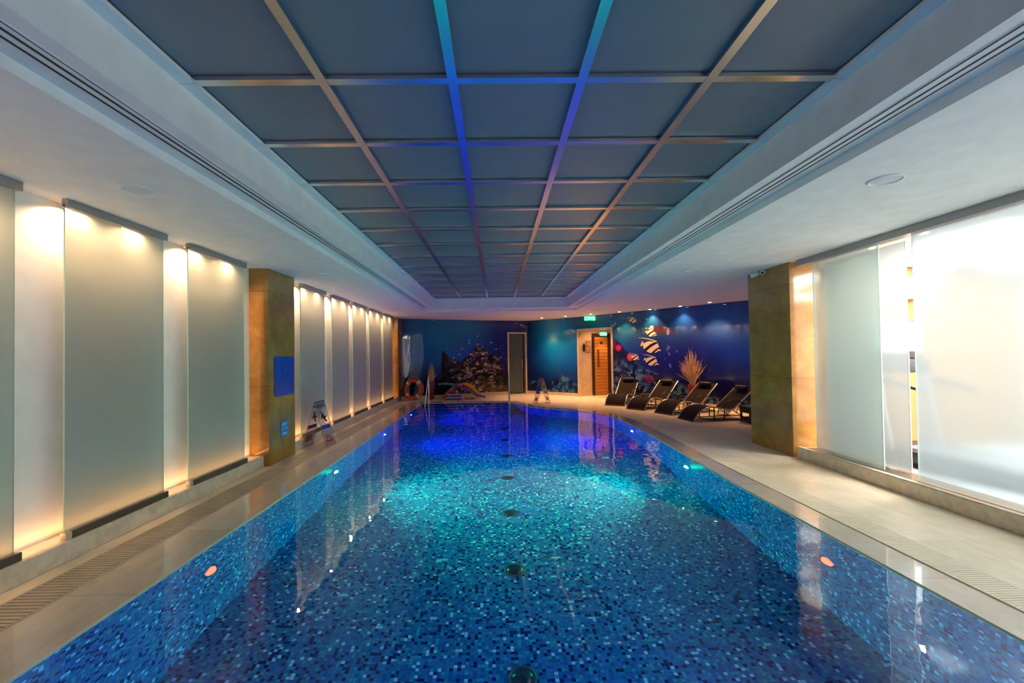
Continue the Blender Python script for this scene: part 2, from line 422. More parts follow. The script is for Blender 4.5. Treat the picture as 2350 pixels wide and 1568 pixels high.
# ------------------------------------------------------------------ pool outline
PX0, PY0, PY1 = -2.233, -2.3, 13.07
right = [(2.567, PY0), (2.567, 0), (2.567, 3.0), (2.567, 4.8), (2.60, 5.7), (2.63, 6.6), (2.66, 7.5), (2.67, 8.3), (2.655, 9.0), (2.60, 9.6),
         (2.47, 10.1), (2.25, 10.55), (1.95, 10.9), (1.6, 11.14), (1.24, 11.38), (.98, 11.68), (.76, 12.05), (.60, 12.45), (.47, 12.85), (.40, 13.0), (.33, PY1)]
pool = [(PX0, PY0)] + right + [(PX0, PY1)]   # counter-clockwise
def offset(poly, ds):
    n = len(poly); out = []
    for i in range(n):
        p0, p1, p2 = Vector(poly[i - 1]), Vector(poly[i]), Vector(poly[(i + 1) % n])
        e1 = (p1 - p0).normalized(); e2 = (p2 - p1).normalized()
        n1 = Vector((e1.y, -e1.x)); n2 = Vector((e2.y, -e2.x))
        d1, d2 = ds(p0, p1), ds(p1, p2)
        cr = e1.x * e2.y - e1.y * e2.x
        if abs(cr) > .25:
            a = p1 + n1 * d1; b = p1 + n2 * d2
            t = ((b.x - a.x) * e2.y - (b.y - a.y) * e2.x) / cr
            out.append(tuple(a + e1 * t))
        else:
            m = (n1 + n2).normalized(); out.append(tuple(p1 + m * ((d1 + d2) / 2)))
    return out
def cw(a, b):
    if abs(a.x - PX0) < .01 and abs(b.x - PX0) < .01: return .437
    if abs(a.y - PY1) < .01 and abs(b.y - PY1) < .01: return .30
    if abs(a.y - PY0) < .01 and abs(b.y - PY0) < .01: return .30
    return .27
outer = offset(pool, cw)

# floor with the pool hole
outl = [(-3.6, -3.4), (9.2, -3.4), (9.2, 18.5), (-3.6, 18.5)]
mb = flat(MB())
allp = outl + outer
tris = tessellate_polygon([[Vector((x, y, 0)) for x, y in outl], [Vector((x, y, 0)) for x, y in outer[::-1]]])
allv = [(x, y, 0) for x, y in outl] + [(x, y, 0) for x, y in outer[::-1]]
fs = []
for t in tris:
    a, b, c = [Vector(allv[i]) for i in t]
    fs.append(tuple(t) if (b - a).cross(c - a).z > 0 else tuple(t[::-1]))
mb.add(allv, fs)
floor = mb.build('floor', M['deck']); tag(floor, kind='structure')
# pool coping: flat polished ring with a small eased edge
n = len(pool)
mb = flat(MB())
inn = offset(pool, lambda a, b: .012)
lv = [[(x, y, .0) for x, y in outer], [(x, y, .0) for x, y in inn], [(x, y, -.008) for x, y in offset(pool, lambda a, b: .003)], [(x, y, -.02) for x, y in pool]]
vs = [v for l in lv for v in l]; fs = []
for l in range(3):
    for i in range(n):
        j = (i + 1) % n
        fs.append((l * n + i, l * n + j, (l + 1) * n + j, (l + 1) * n + i))
mb.add(vs, fs, 0)
cop = mb.build('trim_1', M['coping'], autosmooth=False); tag(cop, 'smooth beige stone coping ring around the pool edge', kind='structure')
# pool shell
PD = -1.30
mb = flat(MB())
vs = [(x, y, -.02) for x, y in pool] + [(x, y, PD) for x, y in pool]
mb.add(vs, [((i + 1) % n, i, n + i, n + (i + 1) % n) for i in range(n)], 0)
tr = tessellate_polygon([[Vector((x, y, 0)) for x, y in pool]])
fs = []
for t in tr:
    a, b, c = [Vector((*pool[i], 0)) for i in t]
    fs.append(tuple(t) if (b - a).cross(c - a).z > 0 else tuple(t[::-1]))
mb.add([(x, y, PD) for x, y in pool], fs, 0)
# entry steps at the far end
for k in range(4):
    z1 = -.22 - .26 * k
    mb.box(PX0, .33, PY1 - .32 * (k + 1), PY1 - .32 * k, PD, z1)
basin = mb.build('pool_basin', M['mosaic'], autosmooth=False)
tag(basin, 'sunken pool basin lined with blue mosaic tiles, steps at far end', 'swimming pool', kind='structure')
# water
mb = flat(MB())
mb.add([(x, y, -.010) for x, y in offset(pool, lambda a, b: .004)], [], 0)
mb.f = [list(t) for t in fs]; mb.m = [0] * len(fs); mb.sm = [False] * len(fs)
water = mb.build('pool_water', M['water'], autosmooth=False)
tag(water, 'clear still pool water level with the stone coping', 'water', kind='stuff')

# overflow grates
def grate(name, x0, x1, y0, y1, label, mats=None, pitch=.047, bar=.036):
    mb = MB(); mb.box(x0, x1, y0, y1, 0.0005, .0025, 1)
    y = y0
    while y < y1 - .03:
        mb.box(x0 + .006, x1 - .006, y, y + bar, .0015, .007, 0); y += pitch
    mb.box(x0 - .004, x0 + .008, y0, y1, .0005, .0072, 0); mb.box(x1 - .008, x1 + .004, y0, y1, .0005, .0072, 0)
    o = mb.build(name, mats or [M['grate'], M['gap']], autosmooth=False); return tag(o, label, 'drain grate')
grate('overflow_grate', -2.955, -2.68, -3.0, 12.9, 'slatted stone drain grate in the deck beside the left wall', None, .034, .025)
grate('overflow_grate', 2.85, 3.10, -3.0, 5.6, 'pale slatted drain grate in the deck beside the bright glass wall', [pbr('pale_grate', (.80, .68, .50), .5, c2=(.72, .60, .44)), pbr('pale_grate_gap', (.50, .41, .30), .8)], .024, .019)

# ------------------------------------------------------------------ ceiling
ZS, ZT = 2.70, 2.95
CXL, CXR, CYF = -1.985, 2.248, 12.03
SXL, SXR, SYF = -1.706, 1.971, 11.76
mb = flat(MB())
def rq(x0, x1, y0, y1, z, mi=0): mb.add([(x0, y0, z), (x0, y1, z), (x1, y1, z), (x1, y0, z)], [(0, 1, 2, 3)], mi)
rq(-3.6, CXL, -3.4, 18.5, CZ); rq(CXR, 9.2, -3.4, 18.5, CZ); rq(CXL, CXR, CYF, 18.5, CZ)
mb.add([(CXL, -3.4, CZ), (CXL, CYF, CZ), (CXL, CYF, ZS), (CXL, -3.4, ZS)], [(3, 2, 1, 0)])
mb.add([(CXR, -3.4, CZ), (CXR, CYF, CZ), (CXR, CYF, ZS), (CXR, -3.4, ZS)], [(0, 1, 2, 3)])
mb.add([(CXL, CYF, CZ), (CXR, CYF, CZ), (CXR, CYF, ZS), (CXL, CYF, ZS)], [(3, 2, 1, 0)])
rq(CXL, SXL, -3.4, CYF, ZS); rq(SXR, CXR, -3.4, CYF, ZS); rq(SXL, SXR, SYF, CYF, ZS)
mb.add([(SXL, -3.4, ZS), (SXL, SYF, ZS), (SXL, SYF, 3.05), (SXL, -3.4, 3.05)], [(3, 2, 1, 0)])
mb.add([(SXR, -3.4, ZS), (SXR, SYF, ZS), (SXR, SYF, 3.05), (SXR, -3.4, 3.05)], [(0, 1, 2, 3)])
mb.add([(SXL, SYF, ZS), (SXR, SYF, ZS), (SXR, SYF, 3.05), (SXL, SYF, 3.05)], [(3, 2, 1, 0)])
rq(SXL, SXR, -3.4, SYF, 3.05)
ceil = mb.build('ceiling', M['ceil'], autosmooth=False); tag(ceil, kind='structure')

# slot diffusers in the shelf
def slots(name, xs, label, y1=11.3):
    x0 = xs[0][0]
    t = thing(name, label, 'air diffuser', (x0, -3.2, ZS))
    m = MB(); a, b = min(x for x, w in xs) - .012, max(x for x, w in xs) + .012
    m.box(a - x0, b - x0, 0, y1 + 3.2, -.003, 0); m.build('frame', M['ceil'], t)
    for x, w in xs:
        m = MB(); m.box(x - w / 2 - x0, x + w / 2 - x0, .02, y1 + 3.18, -.0045, -.0025); m.build('slot', M['dark'], t)
slots('slot_diffuser', [(-1.883, .013), (-1.837, .014), (-1.80, .004)], 'long dark slotted air diffuser in the ceiling step on the left side')
slots('slot_diffuser', [(2.06, .011), (2.112, .013), (2.156, .010)], 'long dark slotted air diffuser in the ceiling step on the right side')

# panel grid
root = bpy.data.objects.new('ceiling_coffer', None); C.objects.link(root); root.location = (0, 0, ZT)
tag(root, 'recessed grid of square frosted glass ceiling panels in polished metal rails', 'ceiling', kind='structure')
gx = [-1.640, -.930, -.219, .493, 1.204, 1.905]
gy = [2.356 + .7105 * k for k in range(-7, 14)]
RW = .026
for i in range(5):
    for j in range(len(gy) - 1):
        m = MB(); m.box(gx[i] + .004, gx[i + 1] - .004, gy[j] + .004, gy[j + 1] - .004, .030, .040)
        m.build('glass_panel', M['panel'], root)
for x in gx[1:5]:
    m = MB(); m.box(x - RW, x + RW, gy[0], gy[-1], 0.0, .022); m.build('long_rail', M['rail'], root)
for y in gy[1:-1]:
    m = MB(); m.box(gx[0] + .0, gx[-1], y - RW, y + RW, .003, .025); m.build('cross_rail', M['rail'], root)
for (x0, x1) in ((SXL, gx[0] + .012), (gx[-1] - .012, SXR)):
    m = MB()
    for j in range(len(gy) - 1):
        m.box(x0, x1, gy[j] + .003, gy[j + 1] - .003, .0, .022)
    m.build('edge_frame', M['ceil'], root)
m = MB(); m.box(SXL, SXR, gy[-1] - .02, SYF, 0, .022); m.build('end_frame', M['ceil'], root)

# ------------------------------------------------------------------ walls
mb = MB(); mb.box(-3.55, -3.30, -3.4, 14.5, 0, CZ); tag(mb.build('wall_left', M['wall']), kind='structure')
mb = MB(); mb.box(-3.55, 9.1, -3.5, -3.3, 0, 3.0); tag(mb.build('wall_rear', M['wall']), kind='structure')
mb = MB()
wall_slab(mb, cum[0], D1[0], 0, CZ, -.16, 0); wall_slab(mb, D1[0], D1[1], D1[2], CZ, -.16, 0)
wall_slab(mb, D1[1], D2[0], 0, CZ, -.16, 0); wall_slab(mb, D2[0], D2[1], D2[2], CZ, -.16, 0)
wall_slab(mb, D2[1], cum[-1], 0, CZ, -.16, 0)
tag(mb.build('wall_back', M['wall'], autosmooth=False), kind='structure')
mb = MB(); mb.box(4.42, 9.1, 6.74, 6.86, 0, CZ); mb.box(7.5, 7.7, 6.86, 8.3, 0, CZ); tag(mb.build('wall_right', M['wall']), kind='structure')
# outer shell that closes the room behind the curved wall
mb = MB(); mb.box(-3.55, 5.2, 17.4, 17.6, 0, CZ); mb.box(4.9, 5.1, 12.2, 17.4, 0, CZ); tag(mb.build('wall_far', M['wall']), kind='structure')
mb = MB(); mb.box(-3.304, -3.11, -3.3, 5.80, 0, .14); mb.box(-3.304, -3.11, 6.55, 13.6, 0, .14)
tag(mb.build('trim_2', M['curb'], bevel=.004), 'raised pale stone curb under the frosted panes', kind='structure')
mb = MB()
for (a, b) in ((cum[0] + .01, D1[0] - .05), (D1[1] + .05, D2[0] - .04), (D2[1] + .04, cum[-1])): wall_slab(mb, a, b, 0, .10, .0, .022)
tag(mb.build('baseboard_back', M['beige']), kind='structure')

# ------------------------------------------------------------------ mural
def build_mural():
    du = .0125
    us = np.arange(MURAL0, MURAL1, du); zs = np.arange(.10, CZ + .001, du)
    nu, nz = len(us), len(zs)
    U, Z = np.meshgrid(us, zs, indexing='ij')
    rng = np.random.RandomState(7)
    def vnoise(x, y, seed):
        r = np.random.RandomState(seed); L = r.rand(256, 256)
        xi = np.floor(x).astype(int); yi = np.floor(y).astype(int); fx = x - xi; fy = y - yi
        fx = fx * fx * (3 - 2 * fx); fy = fy * fy * (3 - 2 * fy)
        g = lambda a, b: L[a % 256, b % 256]
        return (g(xi, yi) * (1 - fx) + g(xi + 1, yi) * fx) * (1 - fy) + (g(xi, yi + 1) * (1 - fx) + g(xi + 1, yi + 1) * fx) * fy
    def fbm(s, seed, o=5, ax=1, ay=1, g=.5):
        t = 0; a = 1; w = 0
        for k in range(o):
            t = t + a * vnoise(U * s * ax * 2 ** k + 17 * k, Z * s * ay * 2 ** k + 9 * k, seed + k); w += a; a *= g
        return t / w
    def sm(a, b, x):
        t = np.clip((x - a) / (b - a), 0, 1); return t * t * (3 - 2 * t)
    def c(r, g, b):
        v = np.array([r, g, b]) / 255.0
        return np.where(v <= .04045, v / 12.92, ((v + .055) / 1.055) ** 2.4)
    I = np.zeros((nu, nz, 3))
    def mixc(m, colr):
        nonlocal I
        I = I * (1 - m[..., None]) + np.asarray(colr) * m[..., None]
    # water column along the wall: (u, top, middle, low)
    keys = [(0, c(10, 70, 120), c(8, 60, 140), c(2, 6, 30)), (1.2, c(20, 110, 145), c(14, 95, 155), c(4, 10, 45)), (2.4, c(8, 100, 150), c(6, 60, 160), c(6, 14, 60)),
            (3.3, c(4, 35, 120), c(6, 22, 110), c(4, 8, 50)), (4.5, c(4, 22, 90), c(4, 24, 110), c(3, 12, 60)), (5.6, c(10, 120, 165), c(4, 120, 205), c(4, 40, 110)),
            (6.6, c(8, 90, 125), c(4, 90, 175), c(4, 40, 110)), (7.6, c(14, 105, 125), c(10, 90, 160), c(6, 30, 90)), (8.6, c(16, 85, 115), c(14, 40, 135), c(6, 18, 80)),
            (9.6, c(8, 60, 110), c(20, 26, 125), c(10, 14, 80)), (10.6, c(4, 50, 125), c(8, 18, 110), c(6, 8, 66)), (11.6, c(6, 60, 130), c(4, 40, 140), c(4, 6, 60)), (13.6, c(4, 50, 110), c(2, 25, 110), c(2, 4, 50))]
    ku = np.array([k[0] for k in keys])
    def chan(j): return np.stack([np.interp(U, ku, np.array([k[j][q] for k in keys])) for q in range(3)], -1)
    wv = .25 * (fbm(.9, 3) - .5)
    T, Md, Lo = chan(1), chan(2), chan(3)
    a = sm(1.25, 2.35, Z + wv)[..., None]; b = sm(.45, 1.45, Z + wv)[..., None]
    I = T * a + (Md * b + Lo * (1 - b)) * (1 - a)
    I *= (.82 + .36 * fbm(1.3, 11, 5, 1, 1.6))[..., None]
    # sunlight patch drawn in the print
    d = np.hypot((U - 5.63) / .62, (Z - 1.98) / .50)
    mixc(np.exp(-(d * 1.15) ** 2) * .95, c(10, 175, 225)); mixc(np.exp(-(np.hypot((U - 5.63) / .17, (Z - 2.0) / .15)) ** 2) * .8, c(150, 235, 245))
    mixc(np.exp(-(np.hypot((U - 5.6) / .28, (Z - 2.5) / .35)) ** 2) * .55, c(90, 150, 170))
    d = np.hypot((U - 11.55) / .8, (Z - 2.03) / .28); mixc(np.exp(-d ** 2) * .5, c(60, 110, 190))
    # distant reef low in the middle bay
    h = .42 + .22 * fbm(1.6, 31) + .25 * np.exp(-((U - 6.0) / .25) ** 2)
    mk = sm(.0, .12, h - Z) * sm(4.5, 4.7, U) * (1 - sm(7.9, 8.1, U))
    nn = fbm(7, 41, 5); mixc(mk * .9, c(4, 22, 60)); mixc(mk * sm(.52, .7, nn) * .9, c(40, 110, 160)); mixc(mk * sm(.6, .75, fbm(5, 47)) * .5, c(50, 40, 110))
    # left reef
    def ridge(pts): return np.interp(U, [p[0] for p in pts], [p[1] for p in pts], left=-1, right=-1)
    top = ridge([(1.05, .2), (1.27, .75), (1.31, 1.62), (1.38, 1.60), (1.62, 1.30), (1.95, 1.22), (2.3, 1.48), (2.5, 1.74), (2.75, 1.72), (3.0, 1.52), (3.25, 1.40), (3.45, 1.25), (3.62, .8), (3.7, .3)])
    top = top + .10 * (fbm(6, 51) - .5)
    mk = sm(-.02, .05, top - Z)
    mixc(mk, c(10, 9, 22))
    p1 = fbm(4.2, 61, 5, 1, 1.5, .6); p2 = fbm(9, 71, 4, 1, 1.7, .6); p3 = fbm(2.2, 81, 3)
    core = mk * sm(1.45, 2.1, U + .5 * (1.2 - Z) * 0) * (1 - sm(3.25, 3.6, U))
    mixc(core * sm(.50, .64, p1) * .85, c(84, 60, 72)); mixc(core * sm(.57, .68, p2) * .85, c(150, 118, 112)); mixc(core * sm(.60, .68, p2 * .6 + p1 * .4), c(225, 195, 175))
    mixc(core * sm(.5, .6, p3) * sm(.5, .62, p1) * .6, c(120, 95, 50)); mixc(core * sm(.56, .64, fbm(6, 91, 4)) * sm(.45, .3, p2), c(30, 10, 16))
    mixc(mk * (1 - core) * sm(.58, .72, p2) * .7, c(46, 52, 60))
    mixc(mk * sm(3.15, 3.4, U) * sm(.5, .62, fbm(5, 95)) * .7 * sm(.5, .8, Z), c(120, 60, 110))
    # right reef
    top = ridge([(7.9, 1.70), (8.05, 1.86), (8.25, 1.80), (8.45, 1.50), (8.8, 1.36), (9.1, 1.0), (9.5, .86), (10.1, .66), (10.6, .42), (11.5, .25), (13.5, .2)]) + .12 * (fbm(4, 101) - .5)
    mk = sm(-.02, .06, top - Z)
    mixc(mk * .93, c(6, 10, 34))
    q = fbm(6, 111, 5, 1, 1, .6)
    low = sm(1.35, .9, Z)
    mixc(mk * low * sm(.48, .62, q) * .9, c(38, 82, 130)); mixc(mk * low * sm(.56, .66, fbm(12, 121, 3)) * .8, c(90, 130, 170)); mixc(mk * sm(.6, .7, fbm(3, 131)) * .5, c(60, 40, 90))
    def blob(u, z, ru, rz, colr, ang=0, hard=.75, m_=1.0):
        ca, sa = math.cos(ang), math.sin(ang); x = (U - u) * ca + (Z - z) * sa; y = -(U - u) * sa + (Z - z) * ca
        mixc((1 - sm(hard, 1.0, np.hypot(x / ru, y / rz))) * m_, colr)
    blob(8.22, 1.58, .13, .12, c(190, 20, 80), 0, .4); blob(8.62, 1.30, .13, .15, c(200, 70, 110), 0, .4); blob(9.25, .68, .22, .13, c(130, 10, 70), -.4, .4)
    blob(8.05, 1.7, .10, .2, c(110, 20, 90), 0, .3, .6)
    # banner fish (facing right and down)
    def fish(u, z, s, dim=1.0, ang=-.40):
        ca, sa = math.cos(ang), math.sin(ang)
        Uu = (U - u) / 1.3
        x = (Uu * ca + (Z - z) * sa) / s; y = (-Uu * sa + (Z - z) * ca) / s
        body = (np.hypot(x / 1.0, y / .80) < 1) | ((x > .6) & (x < 1.35) & (np.abs(y + .05) < (1.35 - x) * .42))
        cr_ = np.array(c(255, 218, 172)) * dim
        fin = (y > .2) & (y < .2 + .85 * np.exp(-((x - .25) / .5) ** 2)) & (x > -.4) & (x < .9)
        tail = (x < -.85) & (x > -1.35) & (np.abs(y) < (-x - .7) * .55)
        m_ = (body | fin | tail).astype(float)
        mixc(m_, cr_)
        yel = ((tail) | (fin & (x < .1))).astype(float); mixc(yel * .7, np.array(c(225, 170, 60)) * dim)
        for (cx_, w_) in ((-.22, .21), (.78, .13)):
            st = (np.abs(x - cx_ - .55 * y - .2 * y * y) < w_) & (body | fin); mixc(st.astype(float), np.array(c(30, 8, 10)) * dim)
        # long dorsal banner sweeping back
        t = np.clip((.35 - x) / 2.3, 0, 1); line = np.abs(y - (.95 + .25 * t - .5 * t * t)) < .075 * (1 - t * .7)
        mixc((line & (x < .35) & (x > -1.95)).astype(float), cr_)
    fish(9.33, 1.58, .20); fish(9.33, 1.17, .145); fish(9.34, 1.97, .115); fish(8.80, 1.28, .095, .8); fish(8.76, 2.37, .085, .8, -.2)
    # brown shark-like round fish with pale bands
    blob(9.62, 2.06, .27, .13, c(72, 18, 40), -.12); blob(9.36, 2.12, .07, .08, c(190, 165, 175), 0); blob(9.86, 2.0, .05, .11, c(200, 150, 150), -.1); blob(10.02, 1.98, .07, .06, c(50, 16, 36))
    for (u, z, s) in ((9.86, 1.56, .07), (9.88, 1.38, .055), (9.90, 1.06, .08), (10.1, 1.45, .05), (9.2, 2.4, .06), (7.98, 2.28, .06), (8.12, 2.33, .06), (9.82, 1.5, .05), (9.75, 1.25, .03)):
        blob(u, z, s * .45, s, c(120, 135, 190), .35, .5, .85)
    for (u, z, s) in ((8.0, 2.25, .11), (8.1, 2.29, .10), (7.30, 2.54, .13), (7.38, 2.52, .14)):
        blob(u, z, s, s * .16, c(190, 195, 200), .9, .4, .8)
    # small silver fish above the left reef
    r2 = np.random.RandomState(23)
    pts = [(2.60, 2.08), (2.29, 1.93), (2.29, 1.83), (2.59, 1.80), (3.10, 1.86), (3.29, 1.62), (2.02, 1.65), (1.93, 1.45), (3.45, 1.32), (1.72, 1.34), (2.56, 1.50), (2.93, 1.50)]
    for (u, z) in pts: blob(u, z, .055, .02, c(205, 200, 215), .25 + .5 * (r2.rand() - .3), .4)
    for k in range(46):
        u = 1.5 + 2.3 * r2.rand(); z = 1.2 + 1.3 * r2.rand() ** 1.4; blob(u, z, .03, .012, c(90, 130, 180), r2.rand(), .4, .7)
    for k in range(40):
        u = 6.9 + 3.2 * r2.rand(); z = 2.0 + .6 * r2.rand(); blob(u, z, .035, .02, c(6, 40, 60), r2.rand() * 2, .4, .7)
    for k in range(26):
        u = 1.6 + 1.8 * r2.rand(); z = .25 + 1.1 * r2.rand(); blob(u, z, .05 + .05 * r2.rand(), .018 + .02 * r2.rand(), c(190, 165, 150), r2.rand() - .3, .4, .75)
    mixc((1 - sm(.0, .3, U)) * .5, c(6, 20, 60))
    I = np.clip(I, .0006, .9)
    P = np.array([wp(float(u), .004) for u in us])
    V = np.zeros((nu, nz, 3)); V[..., 0] = P[:, 0][:, None]; V[..., 1] = P[:, 1][:, None]; V[..., 2] = zs[None, :]
    V[:, -1, 2] = CZ - .001
    ii, jj = np.meshgrid(np.arange(nu - 1), np.arange(nz - 1), indexing='ij')
    uc, zc = us[ii] + du / 2, zs[jj] + du / 2
    keep = ~(((uc > D1[0] - .03) & (uc < D1[1] + .03) & (zc < D1[2] + .03)) | ((uc > D2[0] - .03) & (uc < D2[1] + .03) & (zc < D2[2] + .03)))
    ii, jj = ii[keep], jj[keep]
    F = np.stack([ii * nz + jj, (ii + 1) * nz + jj, (ii + 1) * nz + jj + 1, ii * nz + jj + 1], -1)
    me = bpy.data.meshes.new('reef_mural')
    me.vertices.add(nu * nz); me.vertices.foreach_set('co', V.reshape(-1))
    me.loops.add(F.size); me.loops.foreach_set('vertex_index', F.reshape(-1).astype(np.int32))
    me.polygons.add(len(F)); me.polygons.foreach_set('loop_start', np.arange(0, F.size, 4, dtype=np.int32))
    me.update(calc_edges=True)
    ca = me.color_attributes.new('print', 'FLOAT_COLOR', 'POINT')
    ca.data.foreach_set('color', np.concatenate([I, np.ones((nu, nz, 1))], -1).reshape(-1).astype(np.float32))
    m, nt, out = mat('mural_print')
    p = N(nt, 'ShaderNodeBsdfPrincipled'); p.inputs['Roughness'].default_value = .7; p.inputs['Specular IOR Level'].default_value = .1
    p.inputs['Coat Weight'].default_value = .8; p.inputs['Coat Roughness'].default_value = .04
    at = N(nt, 'ShaderNodeAttribute', attribute_name='print'); nt.links.new(at.outputs['Color'], p.inputs['Base Color'])
    geo = N(nt, 'ShaderNodeNewGeometry'); mp = N(nt, 'ShaderNodeMapping'); mp.inputs['Scale'].default_value = (1, 1, .25)
    no = N(nt, 'ShaderNodeTexNoise'); no.inputs['Scale'].default_value = 2.4; no.inputs['Detail'].default_value = 2
    nt.links.new(geo.outputs['Position'], mp.inputs[0]); nt.links.new(mp.outputs[0], no.inputs['Vector'])
    b = N(nt, 'ShaderNodeBump'); b.inputs['Strength'].default_value = .35; b.inputs['Distance'].default_value = .02
    nt.links.new(no.outputs['Fac'], b.inputs['Height']); nt.links.new(b.outputs[0], p.inputs['Coat Normal'])
    nt.links.new(p.outputs[0], out.inputs[0])
    me.materials.append(m)
    o = bpy.data.objects.new('reef_mural', me); C.objects.link(o)
    tag(o, 'glossy underwater coral reef mural covering the curved back wall', 'mural')
build_mural()

# ------------------------------------------------------------------ doors in the back wall
def door_frame(name, parent, u0, u1, z1, w, mi, depth0=-.16, depth1=.03):
    mb = MB()
    wall_slab(mb, u0 - w, u0 + .02, 0, z1 + w, depth0, depth1)
    wall_slab(mb, u1 - .02, u1 + w, 0, z1 + w, depth0, depth1)
    wall_slab(mb, u0 + .02, u1 - .02, z1 - .02, z1 + w, depth0, depth1)
    return mb.build(name, mi, parent)
d1 = bpy.data.objects.new('door_1', None); C.objects.link(d1); tag(d1, 'narrow frosted glass door in a beige stone frame', 'door', kind='structure')
door_frame('door_frame', d1, D1[0], D1[1], D1[2], .03, M['beige'])
mb = MB(); wall_slab(mb, D1[0] + .03, D1[1] - .09, .03, D1[2] - .03, -.075, -.06)
mb.build('door_glass', frosted('door_glass_green', (.16, .20, .18), .35, .12), d1)
mb = MB(); wall_slab(mb, D1[0] + .03, D1[0] + .055, .03, D1[2] - .03, -.06, -.045); mb.build('hinge_rail', M['steel'], d1)
mb = MB(); p = wp(D1[1] - .14, -.02); mb.tube([(p[0], p[1], .95), (p[0], p[1], 1.25)], .012); mb.build('door_handle', M['steel'], d1)
# niche with sauna door
d2 = bpy.data.objects.new('door_2', None); C.objects.link(d2); tag(d2, 'beige recess with an amber wooden sauna door in a dark frame', 'door', kind='structure')
door_frame('door_frame', d2, D2[0], D2[1], D2[2], .035, M['beige'])
A = Vector((2.70, 14.42)); Bc = Vector((4.9, 15.30)); dirn = (Bc - A).normalized(); nn_ = Vector((dirn.y, -dirn.x))
def vq(s, off=0): v = A + dirn * s + nn_ * off; return v.x, v.y
def vslab(mb, s0, s1, z0, z1, o0, o1):
    p = [vq(s0, o1), vq(s1, o1), vq(s1, o0), vq(s0, o0)]
    vs = [(x, y, z0) for x, y in p] + [(x, y, z1) for x, y in p]
    mb.add(vs, [(3, 2, 1, 0), (4, 5, 6, 7), (0, 1, 5, 4), (1, 2, 6, 5), (2, 3, 7, 6), (3, 0, 4, 7)])
mb = MB(); vslab(mb, 0, 2.37, 0, CZ, -.1, 0); mb.build('recess_wall', M['beige'], d2)
s0 = .66
mb = MB(); vslab(mb, s0 - .09, s0, 0, 2.10, .0, .04); vslab(mb, s0 + .54, s0 + .80, 0, 2.10, .0, .04); vslab(mb, s0, s0 + .54, 1.99, 2.10, .0, .04)
mb.build('dark_surround', M['dwood'], d2)
mb = MB(); vslab(mb, s0 + .003, s0 + .537, .02, 1.985, .005, .03); leaf = mb.build('door_leaf', M['wood'], d2)
mb = MB(); vslab(mb, s0 + .13, s0 + .17, .95, 1.55, .03, .065); mb.build('door_handle', pbr('handle_wood', (.16, .05, .015), .4), d2)
mb = MB(); x, y = vq(s0 + .27, .036); mb.lathe([(.0, -.008), (.05, -.008), (.05, .012), (.0, .012)], 20, (x, y, 1.78), axis='Y'); mb.build('round_window', M['black'], d2)
mb = MB(); vslab(mb, 0.04, s0 - .09, 0, .10, 0, .012); mb.build('skirting', M['beige'], d2)
# control plaque beside the sauna door
t = thing('sauna_control', 'dark oval sauna control with a framed notice beside the wooden door', 'control panel', (*vq(.26, .0), 1.62))
mb = MB(); bm = bmesh.new(); bmesh.ops.create_uvsphere(bm, u_segments=20, v_segments=12, radius=1)
ax = Vector((*dirn, 0)); az = Vector((0, 0, 1)); an = Vector((*nn_, 0))
for v in bm.verts: v.co = ax * (v.co.x * .055) + az * (v.co.z * .15) + an * (v.co.y * .02 + .012)
mb.frombm(bm, 0, True); mb.build('housing', M['dwood'], t)
def pl(m, s0, s1, z0, z1, o0, o1):
    P = [ax * s0 + an * o1, ax * s1 + an * o1, ax * s1 + an * o0, ax * s0 + an * o0]
    vs = [p + az * z0 for p in P] + [p + az * z1 for p in P]
    m.add(vs, [(3, 2, 1, 0), (4, 5, 6, 7), (0, 1, 5, 4), (1, 2, 6, 5), (2, 3, 7, 6), (3, 0, 4, 7)])
mb = MB(); pl(mb, .075, .25, -.16, .22, 0.001, .012); mb.build('notice_frame', pbr('notice_wood', (.20, .09, .03), .5), t)
mb = MB(); pl(mb, .085, .24, -.145, .205, .012, .014); mb.build('notice_sheet', pbr('notice_paper', (.62, .40, .22), .6, c2=(.30, .16, .08), scale=16), t)

# exit signs
def text_mesh(body, size, depth, name, m, parent, matrix):
    cu = bpy.data.curves.new(name, 'FONT'); cu.body = body; cu.size = size; cu.extrude = depth; cu.align_x = 'CENTER'; cu.align_y = 'CENTER'
    o = bpy.data.objects.new(name + '_tmp', cu); C.objects.link(o)
    bpy.context.view_layer.update()
    me = bpy.data.meshes.new_from_object(o.evaluated_get(bpy.context.evaluated_depsgraph_get()))
    bpy.data.objects.remove(o); bpy.data.curves.remove(cu)
    me.name = name; me.materials.clear(); me.materials.append(m)
    r = bpy.data.objects.new(name, me); C.objects.link(r); r.parent = parent; r.matrix_local = matrix
    return r
def exit_sign(x, y, z, ang, w, h, label, hang):
    t = thing('exit_sign', label, 'exit sign', (x, y, z), ang)
    mb = MB(); mb.box(-w / 2, w / 2, -.004, .004, -h / 2, h / 2); mb.build('plate', M['exitg'], t)
    mb = MB(); mb.box(-w / 2, w / 2, -.02, .02, h / 2, h / 2 + hang); mb.build('housing', M['white'], t)
    text_mesh('ÇIKIŞ', h * .95, .003, 'lettering', M['exitw'], t, Matrix.Translation((0, -.006, 0)) @ Matrix.Rotation(PI / 2, 4, 'X'))
    return t
exit_sign(2.98, 13.70, 2.535, 0.0, .36, .14, 'green lit exit sign hanging from the ceiling above the recess', .035)
x, y = vq(s0 + .34, .07)
exit_sign(x, y, 2.075, math.atan2(dirn.y, dirn.x), .20, .13, 'small green lit exit sign over the wooden sauna door', .02)

